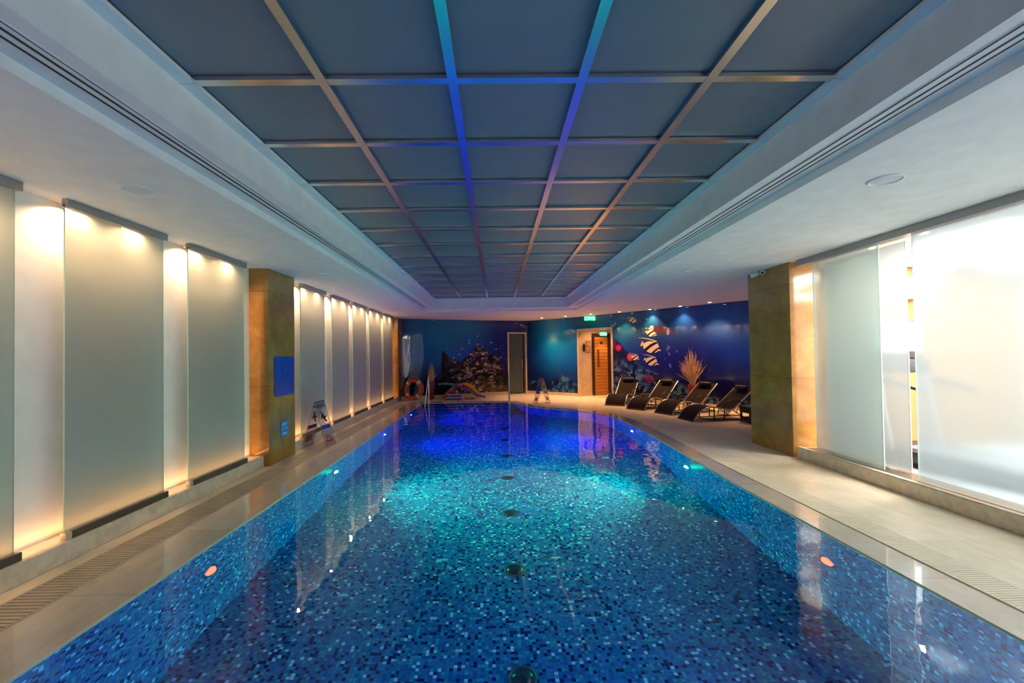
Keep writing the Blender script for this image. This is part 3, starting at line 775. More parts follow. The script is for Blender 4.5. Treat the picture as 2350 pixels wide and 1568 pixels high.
# ------------------------------------------------------------------ pillars
def pillar(x0, x1, y0, y1, label):
    mb = MB(); mb.box(x0, x1, y0, y1, 0, CZ); o = mb.build('pillar', M['marble'], bevel=.004); tag(o, label, 'pillar'); return o
pillar(-3.30, -3.04, 5.805, 6.55, 'brown marble pillar on the left carrying a blue sign')
pillar(-3.30, -3.085, 13.6, 14.12, 'slim marble pillar at the far left end of the pane row')
pillar(3.985, 4.42, 5.81, 6.77, 'wide ochre marble pillar on the right beside the bright glass wall')

# signs on the left pillar
def rounded(w, h, r, k=5):
    pts = []
    for (sx, sy, a0) in ((1, 1, 0), (-1, 1, 90), (-1, -1, 180), (1, -1, 270)):
        for i in range(k + 1):
            a = math.radians(a0 + 90 * i / k); pts.append((sx * (w / 2 - r) + r * math.cos(a), sy * (h / 2 - r) + r * math.sin(a)))
    return pts
def plate(pts, t, X=0.0):
    m = MB(); n_ = len(pts)
    m.add([(X, a, b) for a, b in pts] + [(X + t, a, b) for a, b in pts], [tuple(range(n_))[::-1], tuple(range(n_, 2 * n_))] + [(i, (i + 1) % n_, n_ + (i + 1) % n_, n_ + i) for i in range(n_)])
    return m
t = thing('pool_sign', 'large blue rectangular sign with rounded corners on the left pillar', 'sign', (-3.0395, 6.215, 1.182))
plate(rounded(.55, .555, .035), .012).build('board', M['blue'], t)
ring = MB(); ring.tube([(.013, .10 * math.cos(a), .11 + .15 * math.sin(a)) for a in [2 * PI * k / 32 for k in range(32)]], .006, 6, closed=True); ring.build('emblem', M['faint'], t)
t2 = thing('depth_sign', 'small light blue depth sign low on the left pillar', 'sign', (-3.0395, 6.21, .435))
plate(rounded(.215, .21, .01), .006).build('board', M['lblue'], t2)
RT = Matrix(((0, 0, 1, 0), (1, 0, 0, 0), (0, 1, 0, 0), (0, 0, 0, 1)))
text_mesh('1.4 m', .085, .001, 'lettering', M['wtext'], t2, Matrix.Translation((.0075, 0, 0)) @ RT)
for z in (.075, .055, -.06, -.078):
    mb = MB(); mb.box(.006, .0075, -.07, .07, z - .006, z + .006); mb.build('text_line', M['wtext'], t2)

# ------------------------------------------------------------------ left frosted panes
panes = [(1.93, 2.87), (3.20, 4.14), (4.47, 5.45), (7.02, 8.00), (8.34, 9.30), (9.55, 10.54), (10.79, 11.89), (12.12, 13.19)]
behind = [(-.62, .32), (.66, 1.60), (-1.9, -.95)]
pos_l = ['nearest frosted pane, cut off by the left edge of the photo', 'widest frosted glass pane on the left, second from the near end', 'frosted pane just in front of the pillar with the blue sign',
         'frosted pane right behind the left pillar, wet floor sign in front', 'second frosted pane beyond the left pillar', 'third frosted pane beyond the left pillar', 'fourth frosted pane beyond the left pillar', 'last frosted pane beside the far marble pillar']
PXX = -3.16
for k, (y0, y1) in enumerate(panes + behind):
    lab = pos_l[k] if k < 8 else 'frosted wall pane behind the viewpoint, outside the photo'
    t = thing('frosted_pane', lab, 'glass pane', (PXX, y0, .14), 0, 'frosted wall panes')
    w = y1 - y0
    mb = flat(MB()); th = .010
    mb.add([(0, 0, .02), (0, w, .02), (0, w, 2.46), (0, 0, 2.46)], [(0, 1, 2, 3)], 0)
    mb.add([(-th, 0, .02), (-th, w, .02), (-th, w, 2.46), (-th, 0, 2.46)], [(3, 2, 1, 0)], 1)
    mb.add([(0, 0, .02), (-th, 0, .02), (-th, 0, 2.46), (0, 0, 2.46)], [(0, 3, 2, 1)], 2)
    mb.add([(0, w, .02), (-th, w, .02), (-th, w, 2.46), (0, w, 2.46)], [(0, 1, 2, 3)], 2)
    mb.build('glass', [M['frost'], M['gclear'], M['gedge']], t, autosmooth=False)
    mb = MB(); mb.box(-.025, .022, -.0, w + .03, 2.44, 2.50); mb.build('head_rail', M['railgrey'], t, bevel=.002)
    mb = MB(); mb.box(-.022, .022, .035, w + .03, 0, .055); mb.build('bottom_channel', M['channel'], t, bevel=.002)
    mb = MB(); mb.box(-.022, .022, -.012, .035, 0, .055); mb.build('end_clamp', M['beige'], t, bevel=.002)

# ------------------------------------------------------------------ right glass wall and gym
GX = 4.10
mb = MB(); mb.box(3.995, 4.36, -3.3, 5.76, 0, .145); mb.box(4.0, 4.05, -3.3, 5.76, .145, .155)
tag(mb.build('trim_3', M['curb'], bevel=.003), 'low stone plinth under the bright frosted glass wall', kind='structure')
mb = MB(); mb.box(4.052, 4.30, -3.3, 5.70, .145, .152); tag(mb.build('trim_4', M['channel']), 'metal floor track on top of the stone plinth', kind='structure')
mb = MB(); mb.box(4.03, 4.14, -3.3, 5.74, 2.565, CZ); mb.box(4.20, 4.30, -3.3, 5.74, 2.60, CZ)
tag(mb.build('trim_5', M['railgrey'], bevel=.002), 'grey metal head rail over the frosted glass wall', kind='structure')
def gpane(name, X, y0, y1, label, z0=.16, z1=2.60, gm='frostR'):
    t = bpy.data.objects.new(name, None); C.objects.link(t); t.location = (X, y0, z0); tag(t, label, 'window', kind='structure')
    w = y1 - y0; h = z1 - z0; th = .010; mb = flat(MB())
    mb.add([(0, 0, 0), (0, w, 0), (0, w, h), (0, 0, h)], [(3, 2, 1, 0)], 0)
    mb.add([(th, 0, 0), (th, w, 0), (th, w, h), (th, 0, h)], [(0, 1, 2, 3)], 1)
    mb.build('glass', [M[gm], M['gclear']], t, autosmooth=False)
    mb = MB(); mb.box(0, th, -.002, 0, 0, h); mb.box(0, th, w, w + .002, 0, h); mb.build('glass_edge', M['gedgeR'], t)
M['gedgeR'] = pbr('bright_glass_edge', (.75, .88, .82), .2)
gpane('window_1', GX, 4.57, 5.53, 'frosted glass pane beside the right marble pillar', gm='frost1')
gpane('window_2', GX + .15, 4.42, 5.50, 'inner frosted sliding pane seen through the gap', .165, 2.56, 'frostI')
gpane('window_3', GX, 1.20, 4.195, 'large bright frosted pane at the right edge')
gpane('window_4', GX, -1.8, 1.18, 'frosted pane behind the viewpoint')
gpane('window_5', GX, -3.3, -1.82, 'last frosted pane behind the viewpoint')
mb = MB(); mb.box(4.42, 9.0, 6.28, 6.34, 0, CZ); tag(mb.build('wall_gym', M['ochre']), kind='structure')
mb = MB(); mb.box(8.0, 8.1, -3.3, 6.3, 0, CZ); tag(mb.build('wall_gym_side', pbr('gym_wall', (.62, .63, .65), .7)), kind='structure')
mb = MB(); mb.box(4.37, 8.0, -3.3, 6.28, .001, .006); tag(mb.build('floor_gym', pbr('gym_floor_grey', (.34, .37, .40), .45)), kind='structure')

# gym machine seen through the slit
t = thing('treadmill', 'dark and silver treadmill seen through the gap between frosted panes', 'treadmill', (5.42, 5.02, .006), math.radians(8))
mb = MB(); mb.rbox(-.42, .42, -.95, .75, .05, .20, .04); mb.build('running_deck', M['black'], t)
mb = MB(); mb.box(-.27, .27, -.93, .45, .2, .206); mb.build('belt', M['rubber'], t)
for sx in (-1, 1):
    mb = MB(); mb.tube([(sx * .38, .45, .15), (sx * .37, .55, .7), (sx * .33, .62, 1.25)], .035, 10); mb.build('upright', M['alu'], t)
    mb = MB(); mb.tube([(sx * .36, .58, 1.05), (sx * .37, .30, .98), (sx * .36, .05, .92)], .022, 8); mb.build('handrail', M['black'], t)
    for yy in (-.8, .6):
        mb = MB(); mb.rbox(sx * .34 - .05, sx * .34 + .05, yy - .06, yy + .06, 0, .06, .01); mb.build('foot', M['black'], t)
mb = MB(); mb.rbox(-.40, .40, .54, .66, 1.12, 1.30, .03); mb.build('console', M['black'], t)
mb = MB(); mb.rbox(-.34, .34, .60, .65, 1.30, 1.82, .02); scr = mb.build('screen', M['black'], t)
mb = MB(); mb.box(-.31, .31, .595, .6, 1.40, 1.79); mb.build('display', pbr('pale_display', (.55, .58, .62), .3, emit=(.8, .87, 1), estr=.25), scr)
t = thing('wall_speaker', 'white box speaker high on the ochre gym wall', 'speaker', (6.08, 6.28, 2.32))
mb = MB(); mb.rbox(-.11, .11, -.16, -.01, -.16, .16, .02); mb.build('cabinet', M['white'], t)
mb = MB(); mb.rbox(-.09, .09, -.165, -.158, -.13, .13, .003); mb.build('grille', pbr('speaker_grille', (.6, .6, .6), .7, scale=200), t)
mb = MB(); mb.box(-.03, .03, -.03, 0, -.05, .05); mb.build('bracket', M['black'], t)

# gym lighting: recessed panels and downlights in the gym ceiling
def area(name, loc, sx, sy, power, c, rot=(0, 0, 0), shape='RECTANGLE', spread=None, parent=None):
    l = bpy.data.lights.new(name, 'AREA'); l.shape = shape; l.size = sx
    if shape in ('RECTANGLE', 'ELLIPSE'): l.size_y = sy
    l.energy = power; l.color = c
    if spread: l.spread = spread
    o = bpy.data.objects.new(name, l); C.objects.link(o); o.location = loc; o.rotation_euler = rot
    if parent: o.parent = parent
    return o
def spot(name, loc, power, c, ang=120, blend=.6, size=.02, rot=(0, 0, 0)):
    l = bpy.data.lights.new(name, 'SPOT'); l.energy = power; l.color = c; l.spot_size = math.radians(ang); l.spot_blend = blend; l.shadow_soft_size = size
    o = bpy.data.objects.new(name, l); C.objects.link(o); o.location = loc; o.rotation_euler = rot; return o
GYM = 2.5
for x, y in ((6.9, 5.3), (5.9, 5.75)):
    area('gym_panel_light', (x, y, CZ - .012), .5, .5, 18 * GYM, (1.0, .93, .85))
for x in (5.4, 6.9):
    for y in (-2.2, -.8, .6, 2.0, 3.3, 4.55):
        area('gym_panel_light', (x, y, CZ - .012), .9, .9, 30 * GYM, (1.0, .93, .85))
for y in (-2.2, -1.2, -.2, .8, 1.75, 2.55, 3.35, 4.15, 5.0):
    spot('gym_downlight', (4.45, y, CZ - .02), 6 * GYM, (1, .80, .62), 140, .8, .03)
k = 0
for y in (4.40, 5.02):
    t = thing('gym_downlight', ['round recessed downlight in the gym ceiling near the gap', 'second recessed gym downlight seen above the inner pane'][k], 'downlight', (4.45, y, CZ), 0); k += 1
    mb = MB(); mb.lathe([(.03, -.001), (.05, -.006), (.055, 0)], 20); mb.build('trim_ring', M['white'], t)
    mb = MB(); mb.lathe([(0, -.003), (.032, -.003)], 20); mb.build('lens', M['lampw'], t)

# ------------------------------------------------------------------ niche lights behind the left panes
fix = None
for k, (y0, y1) in enumerate(panes + behind):
    w = y1 - y0
    for q, dy in enumerate((.10, w - .34)):
        y = y0 + dy
        spot('niche_light', (-3.235, y, CZ - .03), 36, (1.0, .66, .38), 160, .7, .025)
        if k < 8:
            if fix is None:
                fix = thing('niche_spotlight', 'x', 'downlight', (-3.235, y, CZ), 0, 'warm spotlights behind the frosted panes')
                mb = MB(); mb.lathe([(.026, -.02), (.040, -.02), (.042, 0)], 16); mb.build('ring', M['white'], fix)
                mb = MB(); mb.lathe([(0, -.012), (.026, -.012)], 16); mb.build('lens', M['lampw'], fix)
                o = fix
            else:
                o = copy_tree(fix); o.location = (-3.235, y, CZ)
            o['label'] = 'small warm spotlight hidden behind the top edge of a frosted pane'
# added warm light behind the panes, standing in for glow reflected off the curb
for (y0, y1) in ((-3.2, 5.78), (6.6, 13.5)):
    area('added_curb_glow', (-3.235, (y0 + y1) / 2, .155), .03, y1 - y0, 9 * (y1 - y0) / 9, (1, .50, .18), (PI, 0, 0))

# ------------------------------------------------------------------ downlights along the mural
dls = [(1.54, 14.53), (2.25, 13.97), (2.93, 13.3), (3.64, 12.7), (4.33, 12.1), (4.87, 11.35), (5.24, 10.52), (6.0, 9.6)]
words = ['first', 'second', 'third', 'fourth', 'fifth', 'sixth', 'seventh', 'eighth']
d0 = None
for k, (x, y) in enumerate(dls):
    if d0 is None:
        d0 = thing('downlight', '', 'downlight', (x, y, CZ), 0, 'recessed downlights along the mural')
        mb = MB(); mb.lathe([(.034, -.004), (.048, -.006), (.052, 0)], 20); mb.build('trim_ring', M['white'], d0)
        mb = MB(); mb.lathe([(0, -.005), (.035, -.005)], 20); mb.build('lens', M['lampw'], d0)
        o = d0
    else:
        o = copy_tree(d0); o.location = (x, y, CZ)
    o['label'] = '%s recessed downlight counted from the back corner along the mural' % words[k]
    spot('downlight_beam', (x, y, CZ - .03), 105, (1, .54, .25), 100, 1.0, .02)
spot('recess_beam', (3.45, 14.1, CZ - .1), 34, (1, .50, .20), 120, .5, .03)
spot('recess_beam', (3.72, 14.45, 2.1), 22, (1, .52, .22), 90, .5, .03)
spot('door_beam', (1.3, 14.0, CZ - .03), 55, (1, .60, .30), 75, .5, .02)
# ------------------------------------------------------------------ ceiling speakers, vent, cameras
sp0 = None
spk = [(-2.50, 3.04, 'round ceiling speaker over the left deck, nearest the camera'), (-2.52, 6.27, 'round ceiling speaker over the left deck beyond the pillar'), (2.76, 3.0, 'round ceiling speaker over the right deck, nearest the camera'),
       (2.88, 6.28, 'round ceiling speaker over the right deck near the marble pillar'), (2.82, 12.2, 'round ceiling speaker in front of the mural on the right'), (-2.50, 12.45, 'round ceiling speaker at the far left corner')]
for x, y, l in spk:
    if sp0 is None:
        sp0 = thing('ceiling_speaker', l, 'speaker', (x, y, CZ), 0, 'round ceiling speakers')
        mb = MB(); mb.lathe([(.086, -.004), (.096, -.012), (.106, -.008), (.108, 0)], 40); mb.build('rim', M['white'], sp0)
        mb = MB(); mb.lathe([(0, -.007), (.06, -.0065), (.088, -.004)], 40); mb.build('grille', pbr('speaker_cover', (.78, .76, .74), .7, c2=(.68, .66, .64), scale=300), sp0)
        o = sp0
    else:
        o = copy_tree(sp0); o.location = (x, y, CZ)
    o['label'] = l
t = thing('ceiling_vent', 'rectangular dark ceiling vent above the loungers', 'vent', (4.65, 9.35, CZ), math.radians(-28))
mb = MB(); mb.box(-.40, .40, -.13, -.10, -.012, 0); mb.box(-.40, .40, .10, .13, -.012, 0); mb.box(-.40, -.37, -.10, .10, -.012, 0); mb.box(.37, .40, -.10, .10, -.012, 0); mb.build('frame', M['ceil'], t)
mb = MB(); mb.box(-.37, .37, -.10, .10, -.004, 0); mb.build('backing', M['dark'], t)
for k in range(4):
    mb = MB(); mb.box(-.37, .37, -.078 + .045 * k, -.05 + .045 * k, -.011, -.005); mb.build('slat', M['ceil'], t)
for k, (y, l) in enumerate(((6.50, 'white bullet camera at the top of the right pillar, the farther one'), (6.33, 'white bullet camera at the top of the right pillar, the nearer one'))):
    t = thing('security_camera', l, 'camera', (3.985, y, 2.605), 0)
    mb = MB(); mb.lathe([(0, 0), (.03, 0), (.03, -.02), (.012, -.03)], 16, (0, 0, 0), axis='X'); mb.build('mount', M['white'], t)
    a = math.radians(35 if k else -10)
    dv = Vector((-math.cos(a) * .5, -math.sin(a) * .9, -.12)).normalized()
    mb = MB(); c0 = Vector((-.03, 0, -.01)); mb.tube([c0 - dv * .02, c0, c0 + dv * .07, c0 + dv * .085], [.022, .034, .034, .030], 16); mb.build('body', M['white'], t)
    mb = MB(); mb.tube([c0 + dv * .083, c0 + dv * .089], [.022, .020], 16); mb.build('lens', M['black'], t)
t = thing('security_camera', 'tiny dark dome camera on the top left of the mural', 'camera', (*wp(1.0, .01), 2.55), 0)
mb = MB(); mb.lathe([(0, .02), (.05, .02), (.05, .0), (.04, -.03), (.02, -.05), (0, -.055)], 20, (0, -.05, 0)); mb.build('dome', M['black'], t)
mb = MB(); mb.box(-.045, .045, -.08, .0, .02, .04); mb.build('bracket', M['white'], t)

# ------------------------------------------------------------------ pool lamps, drains, nozzles
LMY = [-4.3, -1.77, .80, 3.37, 5.95, 8.51, 11.1]
def lamp(side, y, z, c_emit, estr, lightc, power, label, xw):
    t = thing('pool_lamp', label, 'pool light', (xw, y, z), 0, 'underwater wall lamps')
    s = side
    mb = MB(); mb.lathe([(.062, 0), (.085, 0), (.085, s * .012), (.078, s * .020), (.064, s * .018)], 32, axis='X'); mb.build('bezel', M['steel'], t)
    mb = MB(); mb.lathe([(0, s * .046), (.022, s * .042), (.042, s * .032), (.056, s * .018), (.060, s * .006)], 24, axis='X')
    mb.build('lens', emission('lens_' + str(len(bpy.data.materials)), lightc, power * .25 if power > 100 else power), t)
    if power > 100: area('lamp_beam', (xw + s * .055, y, z), .09, .09, power * (.024 if lightc is CY else .040), lightc, (0, -s * PI / 2, 0), 'DISK', math.radians(140 if lightc is CY else 110))
TEAL = (.006, 1.0, .32); BLUE = (.006, .02, 1.0); CY = (.03, .46, 1.0); REDL = (1.0, .12, .08); VIO = (.10, .05, 1.0)
def xr(y):
    for (x0, y0), (x1, y1) in zip(right, right[1:]):
        if y0 <= y <= y1: return x0 + (x1 - x0) * (y - y0) / (y1 - y0)
PW = .16
for y, ce, es, lc, pw, nm in ((-1.77, 0, 0, CY, 800, 'behind the viewpoint'), (.80, 0, 0, CY, 1050, 'just behind the viewpoint'), (3.37, 0, 0, (1, .035, .02), 8, 'nearest'), (5.95, 0, 0, TEAL, 1600, 'second'), (8.51, 1, 0, BLUE, 1050, 'third')):
    for s in (1, -1):
        xw = PX0 if s > 0 else xr(y); z = -.45 if s > 0 else -.52
        sd = 'left' if s > 0 else 'right'
        cc = None
        if ce and s < 0: lc = (.12, .05, 1.0)
        cn = {'nearest': 'glowing red round', 'second': 'bright white-green round', 'third': 'small pale blue' if s > 0 else 'small pale violet'}.get(nm, 'round')
        lamp(s, y, z, cc, es, lc, pw, '%s underwater lamp in the %s pool wall, %s' % (cn, sd, nm), xw)
lamp(1, 11.1, -.45, None, 9, BLUE, 900, 'farthest underwater lamp in the left pool wall', PX0)
dr0 = None
for k, y in enumerate((2.94, 4.11, 5.27, 6.46, 7.585, 8.75, 9.9)):
    if dr0 is None:
        dr0 = thing('floor_inlet', '', 'pool inlet', (.145, y, PD), 0, 'round inlets along the pool floor')
        mb = MB(); mb.lathe([(.098, 0), (.098, .008), (.085, .014), (.075, .010)], 32); mb.build('ring', pbr('inlet_ring', (.012, .045, .06), .3), dr0)
        mb = MB(); mb.lathe([(.076, .006), (.06, .020), (.035, .028), (0, .030)], 32); mb.build('cap', pbr('inlet_cap', (.004, .015, .035), .25), dr0)
        o = dr0
    else:
        o = copy_tree(dr0); o.location = (.145, y, PD)
    o['label'] = '%s dark round inlet on the pool floor, counted from the bottom edge' % words[k]
for k, (x, y, z, l) in enumerate(((2.567, 4.75, -.575, 'small dark nozzle in the right pool wall, nearest the surface'), (2.567, 4.95, -1.046, 'small dark nozzle deep in the right pool wall, farther one'), (2.567, 4.29, -1.0, 'small dark nozzle deep in the right pool wall, nearer one'))):
    t = thing('wall_nozzle', l, 'pool nozzle', (x, y, z))
    mb = MB(); mb.lathe([(.02, 0), (.05, 0), (.05, -.008), (.03, -.014), (.02, -.01)], 24, axis='X'); mb.build('flange', pbr('nozzle', (.02, .06, .10), .3), t)
    mb = MB(); mb.lathe([(0, -.004), (.02, -.004)], 24, axis='X'); mb.build('opening', M['black'], t)

# ------------------------------------------------------------------ hand rails into the pool
def arc(pts, r=.06, k=5):
    out = [Vector(pts[0])]
    for i in range(1, len(pts) - 1):
        p, a, b = Vector(pts[i]), Vector(pts[i - 1]), Vector(pts[i + 1])
        d1_, d2_ = (a - p).normalized(), (b - p).normalized(); s_, e_ = p + d1_ * r, p + d2_ * r
        for j in range(k + 1):
            t_ = j / k; out.append(s_ * (1 - t_) ** 2 + p * 2 * t_ * (1 - t_) + e_ * t_ ** 2)
    out.append(Vector(pts[-1])); return out
for (x, h, l) in ((-2.07, .86, 'bent stainless handrail at the left end of the pool steps'), (.36, .93, 'upright stainless handrail at the pool edge before the narrow door')):
    t = thing('pool_handrail', l, 'handrail', (x, 13.16, 0), 0)
    mb = MB(); mb.tube(arc([(0, 0, .0), (0, 0, h), (0, -.62, .12), (0, -1.0, -.70)], .07), .018, 12); mb.build('rail', M['chrome'], t)
    mb = MB(); mb.lathe([(.022, .022), (.045, .018), (.05, 0)], 20); mb.build('flange', M['chrome'], t)

# ------------------------------------------------------------------ wet-floor A signs
def a_sign(x, y, rz, label):
    t = thing('wet_floor_sign', label, 'floor sign', (x, y, 0), rz, 'clear folding floor signs')
    sp_, H_ = .20, .72
    for s in (-1, 1):
        tilt = math.atan2(sp_, H_)
        # local leaf frame: a = along Y (width), b = up the slope, c = outward normal
        b = Vector((-s * math.sin(tilt), 0, math.cos(tilt))); c_ = Vector((s * math.cos(tilt), 0, math.sin(tilt))); a = Vector((0, 1, 0))
        O = Vector((s * sp_, 0, .002)); L = math.hypot(sp_, H_)
        def bx(m, a0, a1, b0, b1, c0, c1, mi=0):
            vs = [O + a * p + b * q + c_ * r for r in (c0, c1) for q in (b0, b1) for p in (a0, a1)]
            m.add(vs, [(0, 2, 3, 1), (4, 5, 7, 6), (0, 1, 5, 4), (1, 3, 7, 5), (3, 2, 6, 7), (2, 0, 4, 6)], mi)
        m = MB(); bx(m, -.16, .16, .0, L, 0, .004); leafo = m.build('acrylic_leaf', M['acryl'], t)
        m = MB(); bx(m, -.16, -.152, 0, L, -.001, .006); bx(m, .152, .16, 0, L, -.001, .006); bx(m, -.16, .16, 0, .01, -.001, .006); m.build('edge', pbr('acrylic_edge', (.35, .30, .28), .2), leafo)
        m = MB(); bx(m, -.13, .13, L - .10, L - .055, .004, .0052); m.build('title_bar', pbr('dull_red_print', (.20, .05, .06), .5), leafo)
        m = MB(); bx(m, -.135, .135, .29, .355, .004, .0052); m.build('blue_band', M['bluep'], leafo)
        m = MB(); bx(m, -.085, .085, .075, .17, .004, .0052); bx(m, -.085, .085, .185, .192, .004, .0052); rp = m.build('red_notice', M['redp'], leafo)
        m = MB(); bx(m, -.06, .06, .135, .15, .0052, .006); m.build('text_line', M['redt'], t); m = MB(); bx(m, -.06, .04, .105, .12, .0052, .006); m.build('text_line', M['redt'], t)
        # slipping figure: head, trunk, arms, legs
        m = MB()
        def stick(p, q, r=.012): m.tube([O + a * p[0] + b * p[1] + c_ * .006, O + a * q[0] + b * q[1] + c_ * .006], r, 6)
        stick((-.045, .565), (-.045, .575), .022); stick((-.03, .54), (.02, .46), .018); stick((.02, .46), (.08, .49), .012); stick((.02, .46), (.065, .40), .012); stick((-.03, .53), (.03, .55), .009); stick((-.03, .53), (-.06, .46), .009)
        m.build('slip_figure', M['blackp'], leafo)
    m = MB(); m.tube([(0, -.16, H_ + .004), (0, .16, H_ + .004)], .007, 8); m.build('hinge', M['black'], t)
    return t
a_sign(-2.90, 7.08, math.radians(-6), 'clear folding wet floor sign standing by the left wall near the pillar')
a_sign(1.30, 12.60, math.radians(16), 'clear folding wet floor sign at the far pool edge in front of the mural')

# ------------------------------------------------------------------ life ring
t = thing('life_ring', 'orange life ring with pale bands leaning in the far left corner', 'life ring', (-2.71, 13.89, 0), math.radians(-24))
tilt = Matrix.Translation((0, 0, 0)) @ Matrix.Rotation(math.radians(-8), 4, 'X')
RR, rr = .285, .072; zc = RR + rr + .003
def rp(a, R=RR): return tilt @ Vector((R * math.cos(a), 0, zc + R * math.sin(a)))
mb = MB(); mb.tube([rp(2 * PI * k / 64) for k in range(64)], rr, 18, closed=True); mb.build('ring', M['orange'], t)
for q in range(4):
    a0 = math.radians(45 + 90 * q - 8); mb = MB(); mb.tube([rp(a0 + math.radians(16) * k / 5) for k in range(6)], rr + .003, 18); mb.build('band', pbr('pale_band%d' % q, (.62, .50, .42), .6), t)
mb = MB(); pts = []
for k in range(96):
    a = 2 * PI * k / 96; pts.append(rp(a, RR + rr + .004 + .035 * abs(math.sin(2 * (a - PI / 4)))))
pts = [Vector((p.x, p.y - .01, max(p.z, .008))) for p in pts]
mb.tube(pts, .006, 6, closed=True); mb.tube([(.02, -.075, .10), (.06, -.11, .03), (.14, -.15, .008), (.24, -.12, .008), (.34, -.16, .008), (.40, -.10, .008), (.30, -.04, .008)], .006, 6); mb.build('rope', M['rope'], t)

# ------------------------------------------------------------------ vases with dried grass
def vase(x, y, label, h, n_, spread, top, seed, lean=0.0, vm='red'):
    rnd = random.Random(seed)
    t = thing('tall_vase', label, 'vase', (x, y, 0), 0)
    mb = MB(); mb.lathe([(.0, .0), (.085, .0), (.09, .01), (.112, h - .01), (.112, h), (.10, h), (.098, h - .03), (.0, h - .035)], 36); mb.build('vase', M[vm], t)
    mb = MB()
    for k in range(n_):
        a = rnd.random() * 2 * PI; r0 = .06 * rnd.random(); s_ = spread * rnd.random() ** 1.3; hh = (top - h) * (.55 + .45 * rnd.random()) * (1.12 - .5 * s_ / max(spread, .01))
        b = [(r0 * math.cos(a), r0 * math.sin(a), h - .04)]
        ph = rnd.random() * 6
        for q in range(1, 7):
            f_ = q / 6; w = .012 * math.sin(9 * f_ + ph)
            b.append((r0 * math.cos(a) + s_ * math.cos(a) * f_ ** 1.5 + w + lean * f_, r0 * math.sin(a) + s_ * .7 * math.sin(a) * f_ ** 1.5 + w, h - .04 + hh * f_))
        mb.tube(b, [.0045, .0045, .004, .004, .0035, .003, .0015], 4)
    g = mb.build('dried_grass', M['straw'], t); g['kind'] = 'stuff'
vase(-2.15, 14.22, 'red tall vase of dried grass, coloured darker as in shade, behind the left handrail', .59, 70, .16, 1.22, 3, 0.0, 'redshade')
vase(4.98, 10.98, 'bright red tall vase of dried grass behind the loungers', .60, 150, .38, 1.50, 5, -.03)

# ------------------------------------------------------------------ noodles, boards, balls
def noodle(colr, pts, label):
    t = MB(); P = [Vector(p) for p in pts]; out = []
    for i in range(len(P) - 1):
        p0, p1, p2, p3 = P[max(i - 1, 0)], P[i], P[i + 1], P[min(i + 2, len(P) - 1)]
        for j in range(8):
            u = j / 8; out.append(.5 * ((2 * p1) + (p2 - p0) * u + (2 * p0 - 5 * p1 + 4 * p2 - p3) * u * u + (3 * p1 - p0 - 3 * p2 + p3) * u ** 3))
    out.append(P[-1]); t.tube(out, .032, 12)
    o = t.build('pool_noodle', pbr('foam_' + label.split()[0], colr, .6)); tag(o, label, 'pool noodle', 'foam pool noodles')
noodle((.70, .16, .02), [(-1.80, 14.20, .033), (-1.58, 14.22, .25), (-1.36, 14.26, .42), (-1.08, 14.32, .46), (-.82, 14.38, .30), (-.55, 14.44, .033)], 'orange foam noodle arched over the stack of kickboards')
noodle((.75, .42, .03), [(-1.30, 14.52, .40), (-1.05, 14.52, .47), (-.82, 14.56, .36), (-.55, 14.62, .034)], 'yellow foam noodle behind the orange one')
noodle((.45, .03, .02), [(-1.78, 14.34, .033), (-1.56, 14.34, .20), (-1.34, 14.36, .34), (-1.08, 14.40, .36), (-.84, 14.47, .20), (-.66, 14.56, .034)], 'red foam noodle arched under the orange one')
noodle((.02, .08, .32), [(-1.50, 14.10, .47), (-1.25, 14.10, .42), (-.98, 14.12, .30), (-.72, 14.16, .16), (-.38, 14.2, .034)], 'blue foam noodle lying across the arch down to the right')
noodle((.02, .22, .07), [(-1.90, 14.02, .50), (-1.72, 14.04, .51), (-1.55, 14.05, .50), (-1.38, 14.06, .475)], 'green foam noodle sticking out to the left')
for k in range(4):
    mb = MB(); m_ = Matrix.Translation((-1.38, 14.62, 0)) @ Matrix.Rotation(math.radians((-4, 5, -2, 6)[k]), 4, 'Z')
    z = .002 + .048 * k; mb.rbox(-.25, .23, -.15, .15, z, z + .044, .02, 2, 0, Matrix.Translation((-1.38, 13.99, 0)) @ Matrix.Rotation(math.radians((-4, 5, -2, 6)[k]), 4, 'Z'))
    o = mb.build('kickboard', pbr('kickboard%d' % k, ((.05, .05, .20), (.34, .30, .36), (.06, .05, .22), (.30, .27, .33))[k], .6))
    tag(o, ['dark blue kickboard at the bottom of the stack', 'pale kickboard second from the bottom of the stack', 'dark blue kickboard third from the bottom of the stack', 'pale kickboard on top of the stack'][k], 'kickboard', 'stacked kickboards')
for (x, y, z, r, c_, l) in ((-1.42, 13.97, .26, .062, (.45, .02, .06), 'red ball on the stack of kickboards'), (-1.30, 14.00, .255, .055, (.50, .25, .16), 'pale orange ball on the stack of kickboards'), (-1.54, 13.98, .252, .055, (.22, .06, .26), 'purple ball on the stack of kickboards')):
    mb = MB(); bm = bmesh.new(); bmesh.ops.create_uvsphere(bm, u_segments=24, v_segments=16, radius=r)
    mb.frombm(bm, 0, True, Matrix.Translation((x, y, z - .06 + r + .0))); o = mb.build('ball', pbr('ball_' + l.split()[0], c_, .4)); tag(o, l, 'ball')
mb = MB(); mb.rbox(-1.06, -.72, 13.92, 14.04, .002, .075, .02); o = mb.build('foam_block', pbr('yellow_foam', (.30, .18, .02), .6)); tag(o, 'low yellow foam block beside the kickboards', 'foam block')

